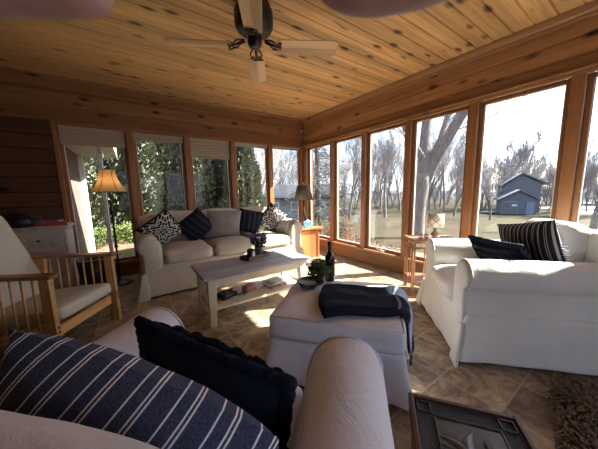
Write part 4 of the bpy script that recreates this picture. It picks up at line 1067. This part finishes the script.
for i, (px, d, rx, ry, lb) in enumerate(((593, 62, 5.5, 1.5, 'white snow patch beyond the lawn right of the widest post'), (598, 78, 14, 3.2, 'long snow bank below the distant blue trees at the right edge'), (494, 58, 2.6, 1.0, 'small snow patch left of the blue-grey garage'), (338, 60, 3.0, 1.0, 'small snow patch at the lawn edge seen through the second right window'))):
    x, y = dirp(px2az(px), d); patch('snow_patch', x, y, rx, ry, R(-40), 'snow', lb, 'snow', .25, i)
mb = MB(); p0 = dirp(80, 88); p1 = dirp(98, 86)
for i in range(1):
    P0 = Vector((*p0, gz(*p0)+.25)); P1 = Vector((*p1, gz(*p1)+.25)); mb.bar(P0, P1, 4.0, .5)
mb.build('road', 'road', kind='structure')

# bare trees
m = NM('grey_bark', .9, .1); v = m.coord(scale=(1, 1, .25)); n = m.noise(v, 14, 6, .7); m.col(m.ramp(n, [(.3, (.10, .092, .086)), (.7, (.24, .22, .21))])); m.bump(n, .6, .03); MAT['bark'] = m.m
MAT['twig'] = flat('bare_twigs', (.30, .28, .275), .9, .1, 0, 2, .2)
def grow(mb, tw, p, d, L_, r, depth, q, up=.12, maxd=5, seg=4, nb=(2, 4), thin=.62, minr=.006):
    pts = [p.copy()]; rs = [r]; dd = d.copy()
    for i in range(seg):
        dd = (dd+Vector((q.uniform(-1, 1), q.uniform(-1, 1), q.uniform(-.5, 1)*up*2))*.16).normalized(); p = p+dd*L_/seg; pts.append(p.copy()); rs.append(max(minr, r*(1-(1-thin)*(i+1)/seg)))
    (mb if depth < 2 else tw).tube(pts, rs, 7 if depth < 2 else 3, cap=False)
    if depth >= maxd: return
    for k in range(q.randint(*nb)+(1 if depth == 0 else 0)):
        j = q.randint(1, seg) if depth else q.randint(2, seg); s = q.uniform(.55, .95)
        ax = Vector((q.uniform(-1, 1), q.uniform(-1, 1), q.uniform(-.2, .6))).normalized(); nd = (dd*s+ax*(1.05-s)+Vector((0, 0, up))).normalized()
        grow(mb, tw, pts[j], nd, L_*q.uniform(.58, .8), max(minr, rs[j]*q.uniform(.5, .72)), depth+1, q, up, maxd, max(3, seg-1), nb, thin, minr)
def bare_tree(name, label, loc, h, r, seed, grp='bare trees beyond the lawn', maxd=5, lean=(0, 0), nb=(2, 4), minr=.010):
    q = random.Random(seed); root = thing(name, label, 'tree', loc, q.uniform(0, 6), grp)
    mb, tw = MB(), MB(); grow(mb, tw, Vector((0, 0, -.3)), Vector((lean[0], lean[1], 1)).normalized(), h*.34, r, 0, q, .22, maxd, 5, nb, .62, minr)
    mb.build('trunk', 'bark', root, True); tw.build('branches', 'twig', root); return root
GP = 'bare trees beyond the lawn'
LBT = 'bare grey deciduous tree in the distant tree line beyond the lawn'
protos = [bare_tree('bare_tree', LBT, (0, 0, 0), 17, .20, s, maxd=6, nb=(2, 4), minr=.016) for s in (3, 5, 8, 13)]
q = random.Random(21); first = set()
spots = []
for i in range(78):
    px = 258+(i+.5)/78*370+q.uniform(-3, 3); d = q.uniform(52, 84)
    if 498 < px < 556 and d < 60: d += 20
    spots.append((px, d))
for i, (px, d) in enumerate(spots):
    a = px2az(px); x, y = dirp(a, d); k = i % 4
    if k not in first: o = protos[k]; first.add(k)
    else: o = copy_tree(protos[k])
    s_ = q.uniform(.8, 1.3)*(.72 if 470 < px < 640 else 1.0); o.location = (x, y, gz(x, y)); o.rotation_euler = (0, 0, q.uniform(0, 6.28)); o.scale = (s_, s_, s_)
for i in range(60):
    px = q.uniform(305, 640); d = q.uniform(60, 95); a = px2az(px); x, y = dirp(a, d); o = copy_tree(protos[i % 4]); s_ = q.uniform(.38, .6)
    o.location = (x, y, gz(x, y)-.8); o.rotation_euler = (0, 0, q.uniform(0, 6.28)); o.scale = (s_*1.3, s_*1.3, s_)
# individual nearer trees
def at(px, d): x, y = dirp(px2az(px), d); return (x, y, gz(x, y))
bare_tree('bare_tree', 'large spreading bare tree directly behind the blue-grey garage', at(513, 70), 17, .36, 31, None, 6, nb=(3, 4), minr=.025)
bare_tree('bare_tree', 'slender young bare tree standing on the lawn left of the garage', at(491, 33), 7.5, .10, 34, None, 5, minr=.012)
bare_tree('bare_tree', 'bare tree at the far right edge with branches crossing the last window', at(596, 24), 11, .20, 39, None, 5, (-.1, .2), minr=.010)
bare_tree('bare_tree', 'mid-distance bare tree seen through the third right window', at(386, 30), 12, .20, 42, None, 5, nb=(3, 4), minr=.012)
bare_tree('bare_tree', 'mid-distance bare tree seen through the second right window', at(350, 26), 11, .16, 44, None, 5, nb=(3, 4), minr=.012)
bare_tree('bare_tree', 'thin bare tree behind the pale-roofed house seen past the dark lamp', at(272, 20), 11, .14, 46, None, 5, nb=(3, 4), minr=.010)
bare_tree('bare_tree', 'bare tree right of the conical evergreen seen through the back windows', at(258, 15), 9, .10, 48, None, 5, nb=(3, 4), minr=.009)
bare_tree('bare_tree', 'bare tree rising beside the garage and mid lawn', at(455, 42), 12, .18, 51, None, 5, nb=(3, 4), minr=.014)
# big forked tree near the house
def big_tree():
    bx, by, bz = at(417.5, 9.6); root = thing('forked_tree', 'large smooth grey tree trunk forking into three limbs close outside', 'tree', (bx, by, bz))
    rt = Vector((math.cos(YAW), -math.sin(YAW), 0)); fw = Vector((math.sin(YAW), math.cos(YAW), 0))
    dpt = (Vector((bx, by, 0))-Vector((CAM[0], CAM[1], 0))).dot(fw); sc_ = dpt/FPX
    def P(px, py, dd=0):
        kx = (px-299)/FPX; D = dpt+dd; hy = 191.4-.0204*(px-299)
        return Vector((CAM[0], CAM[1], 0))+fw*D+rt*(kx*D*1.0)+Vector((0, 0, CAM[2]+(hy-py)/FPX*D*1.0))-Vector((bx, by, bz))
    mb = MB()
    mb.tube([P(417, 240), P(417.5, 232), P(418, 215), P(419, 200), P(421, 184), P(422, 174)], [.33, .27, .25, .245, .25, .22], 16)
    mb.tube([P(421, 186), P(422, 170), P(422, 150, .2), P(423, 130, .4), P(425, 105, .6), P(429, 70, .9), P(434, 30, 1.2)], [.20, .20, .185, .17, .16, .14, .10], 12)
    mb.tube([P(422, 188), P(428, 172), P(436, 155, -.2), P(447, 135, -.4), P(460, 112, -.6), P(475, 85, -.8), P(500, 45, -1.0)], [.20, .185, .175, .165, .15, .13, .09], 12)
    mb.tube([P(424, 172), P(431, 155), P(437, 143, .3), P(441, 128, .5), P(447, 105, .7), P(452, 75, .9)], [.12, .115, .11, .10, .09, .06], 10)
    mb.tube([P(421, 160), P(413, 148), P(404, 138, .4), P(400, 122, .6), P(394, 95, .8)], [.12, .10, .09, .08, .05], 10)
    mb.build('trunk', 'bark', root, True)
    tw = MB(); q = random.Random(5); dm = MB()
    for px, py, dx, dz in ((430, 66, .3, 1), (434, 32, -.4, 1), (475, 85, .5, .6), (500, 45, .8, .5), (440, 128, .6, .8), (452, 76, .2, 1), (396, 100, -.8, .8), (404, 138, -.9, .4), (462, 110, .9, .3), (447, 135, .9, .4)):
        p = P(px, py)
        for k in range(2): grow(tw, tw, p, (rt*(dx+q.uniform(-.3, .3))+Vector((0, 0, dz))+fw*q.uniform(-.5, .5)).normalized(), 1.7, .035, 2, q, .1, 5, 4, (2, 4), .6, .006)
    tw.build('branches', 'twig', root)
big_tree()

# arborvitae hedge and conifers
m = NM('arborvitae_foliage', .8, .2); v = m.coord(); n = m.noise(v, 5, 5, .7); n2 = m.noise(v, 40, 2)
c = m.ramp(n, [(.3, (.045, .055, .035)), (.55, (.13, .145, .088)), (.75, (.28, .28, .18))]); c = m.mix(.4, c, m.ramp(n2, [(.35, (.035, .044, .032)), (.7, (.50, .49, .36))])); m.col(c); MAT['arbor'] = m.m
m = NM('blue_spruce_foliage', .8, .2); n = m.noise(m.coord(), 6, 5, .7); m.col(m.ramp(n, [(.3, (.035, .042, .042)), (.7, (.12, .135, .135))])); MAT['spruce'] = m.m
def evergreen(mat, h, r, n, seed, cone, leaf, core=True, top=.12):
    q = random.Random(seed); mb = MB()
    def rad(t): return r*((1-t)**cone)*(min(1, t/.04)**.5 if t < .04 else 1)*(1+.10*math.sin(t*23+seed))
    if core:
        prof = [(0.001, .1)]+[(rad(t/14)*.72, h*t/14) for t in range(1, 14)]+[(0.001, h*.985)]
        mb.lathe(prof, 14)
    for i in range(n):
        t = q.random()**(1.15); a = q.uniform(0, 6.283); rr = rad(t)*(.68+.38*q.random())*(1+.13*fl((math.cos(a)*2, math.sin(a)*2, t*h*1.6+seed)))
        p = Vector((rr*math.cos(a), rr*math.sin(a), h*t)); o = Vector((math.cos(a), math.sin(a), q.uniform(.1, 1.2))).normalized()
        sidev = Vector((q.uniform(-1, 1), q.uniform(-1, 1), q.uniform(-1, 1))).normalized(); w = o.cross(sidev).normalized(); L_ = leaf*q.uniform(.6, 1.4)
        mb.add([p-w*L_*.28, p+o*L_*.5-w*L_*.42+sidev*L_*.1, p+o*L_, p+o*L_*.45+w*L_*.42, p+w*L_*.25], [(0, 1, 2, 3, 4)])
    return mb
ev = [evergreen(None, 5.4, .42, 9000, 2, .42, .085), evergreen(None, 5.0, .40, 9000, 5, .40, .085)]
me_ = []
def put_ever(mbp, mat, loc, label, grp, s=1.0, rz=0, trunk_h=.4, name='arborvitae'):
    root = thing(name, label, 'tree', loc, rz, grp)
    if isinstance(mbp, bpy.types.Object):
        c_ = mbp.copy(); COL.objects.link(c_); c_.parent = root; f = c_
    else: f = mbp.build('foliage', mat, root)
    MB().tube([(0, 0, -.2), (0, 0, trunk_h)], .06, 8).build('trunk', 'bark', root, True)
    root.scale = (s, s, s); return f
GH = 'columnar evergreens outside the back windows'; LH = 'tall columnar green evergreen in the hedge outside the back windows'
fo = [None, None]; q = random.Random(6)
for i, (x, y) in enumerate(((-4.75, 3.3), (-4.15, 3.5), (-3.66, 3.1), (-3.08, 3.3), (-2.56, 3.1), (-2.0, 3.25), (-1.4, 3.0), (-.86, 3.3), (-5.3, 3.7))):
    k = i % 2; f = put_ever(fo[k] or ev[k], 'arbor', (x, y, gz(x, y)), LH, GH, q.uniform(.85, 1.1), q.uniform(0, 6))
    if fo[k] is None: fo[k] = f
put_ever(evergreen(None, 3.3, .72, 12000, 9, .85, .085), 'arbor', (-.30, 2.5, gz(-.30, 2.5)), 'broad conical light-green evergreen at the right end of the hedge', None, 1, 0)
# layered spruce with gaps
def spruce(loc, h, r, seed, label):
    root = thing('spruce_tree', label, 'tree', loc); q = random.Random(seed)
    MB().tube([(0, 0, -.3), (0, 0, h*.6), (.0, 0, h)], [.11, .06, .01], 8).build('trunk', 'bark', root, True)
    br = MB(); mb = MB()
    for k in range(120):
        t = .04+.94*k/120; z = h*t; L_ = r*(1-t)**.8*q.uniform(.7, 1.1); a = q.uniform(0, 6.28)
        e = Vector((math.cos(a)*L_, math.sin(a)*L_, z-.18*L_)); br.tube([Vector((0, 0, z)), e*.5+Vector((0, 0, z*.5)), e], [.016, .010, .004], 4)
        for j in range(int(20+50*L_)):
            s = q.random()**.7; p = Vector((0, 0, z)).lerp(e, s)+Vector((q.uniform(-.10, .10), q.uniform(-.10, .10), q.uniform(-.14, .04)))
            d = Vector((q.uniform(-1, 1), q.uniform(-1, 1), q.uniform(-.8, .3))).normalized(); w = d.orthogonal().normalized()*.014
            mb.add([p-w, p+w, p+d*.10], [(0, 1, 2)])
    br.build('branches', 'bark', root); mb.build('needles', 'spruce', root)
spruce(at(318, 8.2), 6.5, 1.5, 3, 'grey-green spruce just outside the window corner')
spruce(at(345, 48), 7.5, 2.2, 4, 'dark conifer at the far lawn edge seen through the second right window')
spruce(at(365, 52), 6.5, 2.0, 7, 'dark conifer at the far lawn edge beside the third right window frame')
# low shrubs
MAT['shrub'] = flat('low_green_shrub', (.09, .125, .035), .8, .2, 0, 20, .5); MAT['dry'] = flat('dry_brown_stems', (.13, .085, .06), .9, .1, 0, 20, .4)
def shrub(loc, r, h, mat, label, seed, grp, n=1500):
    root = thing('shrub', label, 'shrub', loc, 0, grp); mb = MB(); bunch(mb, n, (0, 0, 0), r, h, seed, .05); mb.build('leaves', mat, root)
    st = MB(); q = random.Random(seed)
    for i in range(30): a = q.uniform(0, 6.28); st.tube([(0, 0, -.05), (r*.8*math.cos(a)*q.random(), r*.8*math.sin(a)*q.random(), h*q.uniform(.6, 1.1))], .004, 4)
    st.build('stems', 'dry', root)
GS = 'low green shrubs in the leaf bed'; LS = 'low green groundcover clump in front of the evergreen hedge'
for i, (x, y, r, h) in enumerate(((-3.35, 2.15, .42, .34), (-2.85, 2.3, .45, .38), (-3.85, 2.2, .35, .30), (-2.35, 2.2, .36, .32))): shrub((x, y, gz(x, y)+.05), r, h, 'shrub', LS, i+3, GS)
GD = 'dry brown plants outside the right windows'; LD = 'clump of dry reddish-brown stems in the bed outside the right windows'
for i, (x, y, r, h) in enumerate(((1.2, .9, .45, .35), (1.6, .1, .5, .3), (1.3, -.8, .45, .28), (2.1, 1.4, .5, .4))): shrub((x, y, gz(x, y)+.04), r, h, 'dry', LD, i+13, GD, 900)

# woodland ridge far behind the trees
m = NM('far_woodland', 1.0, 0); v = m.coord(scale=(1, 1, .35)); n = m.noise(v, .9, 8, .75); m.col(m.ramp(n, [(.35, (.07, .074, .085)), (.65, (.14, .135, .142))])); MAT['far'] = m.m
def ridge(u, v):
    a = R(-20+u*150); d = 118+18*v; x = CAM[0]+math.sin(a)*d; y = CAM[1]+math.cos(a)*d
    hh = (4.2+3.6*fl((u*9, 1, 1))+1.6*fl((u*60, 2, 1))+1.0*fl((u*220, 3, 1)))
    return Vector((x, y, -4+hh*math.sin(min(1, v*1.6)*math.pi/2)*1.0+.8*fl((u*300, v*9, 7))))
o = MB().grid(ridge, 600, 10).build('woodland', 'far', None); o['kind'] = 'structure'

# blue-grey garage
MAT['siding'] = flat('blue_grey_siding', (.15, .155, .17), .7, .2, 0, 6, .12); MAT['doorblue'] = flat('pale_blue_door', (.20, .25, .32), .6); MAT['roofg'] = flat('frosted_roof', (.17, .18, .20), .8, .2, 0, 4, .2)
def garage():
    x, y, z = at(519, 54.5); z = -3.62; root = thing('garage', 'blue-grey two-storey garage with gabled front and pale trim beyond the lawn', 'building', (x, y, z), -R(66))
    k = .222*54.5/54.5
    s = 28.5/FPX                                               # metres per pixel at its depth (about)
    L0, R0 = -20.3*s, 19.5*s
    MB().prism([(L0, 0), (R0, 0), (R0, 2.6), (0, 4.0), (L0, 2.6)], 0, 4.5, 'y').build('front_wing', 'siding', root)
    rf = MB()
    for a, b in (((L0-.4, 2.5), (0, 4.08)), ((R0+.4, 2.5), (0, 4.08))): rf.prism([a, b, (b[0], b[1]+.22), (a[0], a[1]+.22)], -.35, 4.6, 'y')
    rf.build('front_roof', 'roofg', root)
    U0, U1 = -12*s, 31*s
    MB().prism([(U0, 0), (U1, 0), (U1, 5.2), (8*s, 6.9), (U0, 5.0)], 4.6, 12, 'y').build('upper_block', 'siding', root)
    rf = MB()
    for a, b in (((U0-.5, 4.9), (8*s, 7.0)), ((U1+.9, 5.0), (8*s, 7.0))): rf.prism([a, b, (b[0], b[1]+.25), (a[0], a[1]+.25)], 4.2, 12.4, 'y')
    rf.build('upper_roof', 'roofg', root)
    MB().box((L0+1.9*s, -.06, 0), (L0+20*s, -.001, 2.35)).build('door_trim', 'doorblue', root)
    d = MB().box((L0+2.6*s, -.10, 0), (L0+19.2*s, -.061, 2.2)).build('garage_door', 'siding', root)
    MB().box((L0+13*s, -.13, 1.55), (L0+18.6*s, -.101, 1.85)).build('door_window', 'white', d)
    d = MB().box((R0-11*s, -.08, .05), (R0-2.5*s, -.001, 2.3)).build('side_door', 'doorblue', root)
    for q_ in range(3): MB().bar((U1+1.2*q_, 5.2, 0), (U1+1.2*q_+.8, 5.2, 3.4), .12, .12).build('stair_rail', 'roofg', root)
garage()
MAT['palesid'] = flat('pale_grey_siding', (.20, .21, .22), .7, .2, 0, 4, .08); MAT['paleroof'] = flat('pale_grey_roof', (.035, .038, .045), .8, .1, 0, 5, .15)
def far_house():
    x, y, z = at(296, 25); root = thing('pale_house', 'low pale grey house with light roof seen behind the dark lamp', 'building', (x, y, z), -R(25))
    hgt = 1.09-z-.55
    MB().box((-3.6, 0, 0), (4.5, 6, hgt)).build('wall', 'palesid', root)
    MB().prism([(-.5, hgt-.05), (3, hgt+1.35), (6.5, hgt-.05), (6.5, hgt-.2), (-.5, hgt-.2)], -4.0, 4.9, 'x').build('roof', 'paleroof', root)
    for cx in (-2.2, 0, 2.6):
        f = MB().box((cx-.5, -.05, hgt-1.3), (cx+.5, -.001, hgt-.5)).build('window', 'white', root); MB().box((cx-.42, -.07, hgt-1.24), (cx+.42, -.051, hgt-.56)).build('pane', 'siding', f)
far_house()
# attached wing of the house at the left: sunlit brick pier, eave, downspout
m = NM('pale_pink_brick', .85, .15); tc = m.n('ShaderNodeTexCoord'); s = m.sep(tc.outputs['Object'])
bt = m.n('ShaderNodeTexBrick', {'Vector': m.comb(m.math('ADD', s[0], s[1]), s[2], 0.0), 'Color1': (.115, .08, .066, 1), 'Color2': (.15, .11, .092, 1), 'Mortar': (.13, .118, .105, 1), 'Scale': 1.0, 'Mortar Size': .008, 'Brick Width': .42, 'Row Height': .20})
m.col(m.mix(.4, bt.outputs[0], m.ramp(m.noise(m.coord(), 5, 5, .7), [(.3, (.085, .06, .052)), (.7, (.17, .135, .115))]))); MAT['brick'] = m.m
MAT['soffit'] = flat('taupe_soffit', (.34, .30, .27), .8, .2, 0, 8, .08)
t = thing('house_wing', 'pink stone wing of the house with overhanging eave outside the left window', 'building', (0, 0, 0))
MB().box((-6.4, .45, -.6), (-3.57, 1.75, 1.80)).build('brick_wall', 'brick', t, bevel=.01)
MB().box((-6.4, .18, 1.80), (-3.02, 2.05, 1.84)).build('soffit', 'soffit', t)
MB().prism([(.18, 1.84), (2.05, 1.84), (2.05, 1.98), (.18, 2.6)], -6.4, -3.02, 'x').build('roof', 'soffit', t)
MB().box((-3.57, 1.70, -.6), (-3.50, 1.78, 1.80)).build('corner_board', 'white', t)
t = thing('porch_post', 'white porch post outside the left window behind the floor lamp', 'post', (-3.185, .62, 0))
MB().bar((0, 0, gz(-3.185, .62)), (0, 0, 1.795), .05, .05).build('shaft', 'white', t, bevel=.006)
MB().bar((0, 0, 1.62), (0, 0, 1.70), .075, .075).build('collar', 'white', t, bevel=.006)

# ============================================================ THE PHOTOGRAPHER'S FINGERS, close above the lens
m = NM('skin', .5, .35); m.col(m.ramp(m.noise(m.coord(), 90, 3), [(.3, (.42, .25, .22)), (.7, (.52, .33, .30))])); m.b.inputs['Subsurface Weight'].default_value = .1; m.b.inputs['Subsurface Scale'].default_value = .004; MAT['skin'] = m.m
def hand(label, chains, palm, loc_px, D):
    """chains in frame units (1 = 1/245 of the depth D), palm first; all skinned from one wrist root"""
    def Pw(x, y, dz=0):
        k = D+dz; return Vector(CAM)+cf*k+cr*((x-299)/FPX*D)+cu*((224.5-y)/FPX*D)
    base = Pw(*loc_px); vs = []; es = []; rs = []
    def addv(p, r): vs.append(Pw(*p)-base); rs.append(r); return len(vs)-1
    ids = {}
    for nm in sorted(palm, key=lambda k_: k_ != 'pm'):
        ids[nm] = addv(palm[nm][0], palm[nm][1])
    for nm, (p, r, par) in palm.items():
        if par: es.append((ids[par], ids[nm]))
    for root_, pts in chains:
        pr = ids[root_]
        for p, r in pts: i = addv(p, r); es.append((pr, i)); pr = i
    me = bpy.data.meshes.new('hand'); me.from_pydata([tuple(v) for v in vs], es, []); me.materials.append(MAT['skin'])
    o = bpy.data.objects.new('hand', me); COL.objects.link(o); o.location = base
    sk = o.modifiers.new('skin', 'SKIN'); sk.use_smooth_shade = True
    for v, r in zip(me.skin_vertices[0].data, rs): v.radius = (r, r)
    me.skin_vertices[0].data[0].use_root = True
    sb = o.modifiers.new('sub', 'SUBSURF'); sb.levels = 2; sb.render_levels = 2
    return tag(o, label, 'hand')
hand('out-of-focus finger of a hand crossing the top left corner', [
    ('idx', [((-100, -34), .0085), ((15, -24), .0080), ((108, -22), .0070)]),
    ('mid', [((-110, -150, .003), .0088), ((0, -160, .006), .0082), ((50, -155, .010), .0070)]),
    ('rng', [((-140, -240, .004), .0085), ((-40, -250, .008), .0078), ((10, -245, .012), .0066)]),
    ('pky', [((-190, -320, .004), .0075), ((-110, -330, .008), .0070), ((-70, -325, .012), .0060)]),
    ('thb', [((-400, 10, -.01), .0105), ((-300, 60, -.012), .0095), ((-220, 85, -.012), .0080)])],
    {'elb': ((-900, 700, -.26), .040, 'wrist'), 'wrist': ((-620, -240), .024, 'pm'), 'pm': ((-470, -170), .022, None), 'thb': ((-480, -70, -.005), .014, 'pm'), 'idx': ((-270, -62), .0105, 'pm'), 'mid': ((-280, -135, .003), .0105, 'pm'), 'rng': ((-300, -205, .005), .010, 'pm'), 'pky': ((-340, -270, .003), .0092, 'pm')}, (-470, -170), .052)
hand('out-of-focus bent finger of a hand dipping into the top edge, right of the fan', [
    ('idx', [((560, -90), .0088), ((445, -42), .0082), ((375, -20), .0080), ((312, -34), .0072)]),
    ('mid', [((590, -190, .003), .0088), ((480, -170, .006), .0082), ((420, -165, .010), .0070)]),
    ('rng', [((620, -270, .004), .0085), ((520, -262, .008), .0078), ((460, -255, .012), .0066)]),
    ('pky', [((670, -340, .004), .0075), ((590, -335, .008), .0070), ((540, -330, .012), .0060)]),
    ('thb', [((870, 0, -.01), .0105), ((800, 60, -.012), .0095), ((740, 110, -.012), .0080)])],
    {'elb': ((1400, 700, -.26), .040, 'wrist'), 'wrist': ((1080, -260), .024, 'pm'), 'pm': ((940, -190), .022, None), 'thb': ((940, -80, -.005), .014, 'pm'), 'idx': ((740, -130), .0105, 'pm'), 'mid': ((750, -200, .003), .0105, 'pm'), 'rng': ((775, -265, .005), .010, 'pm'), 'pky': ((810, -325, .003), .0092, 'pm')}, (940, -190), .052)
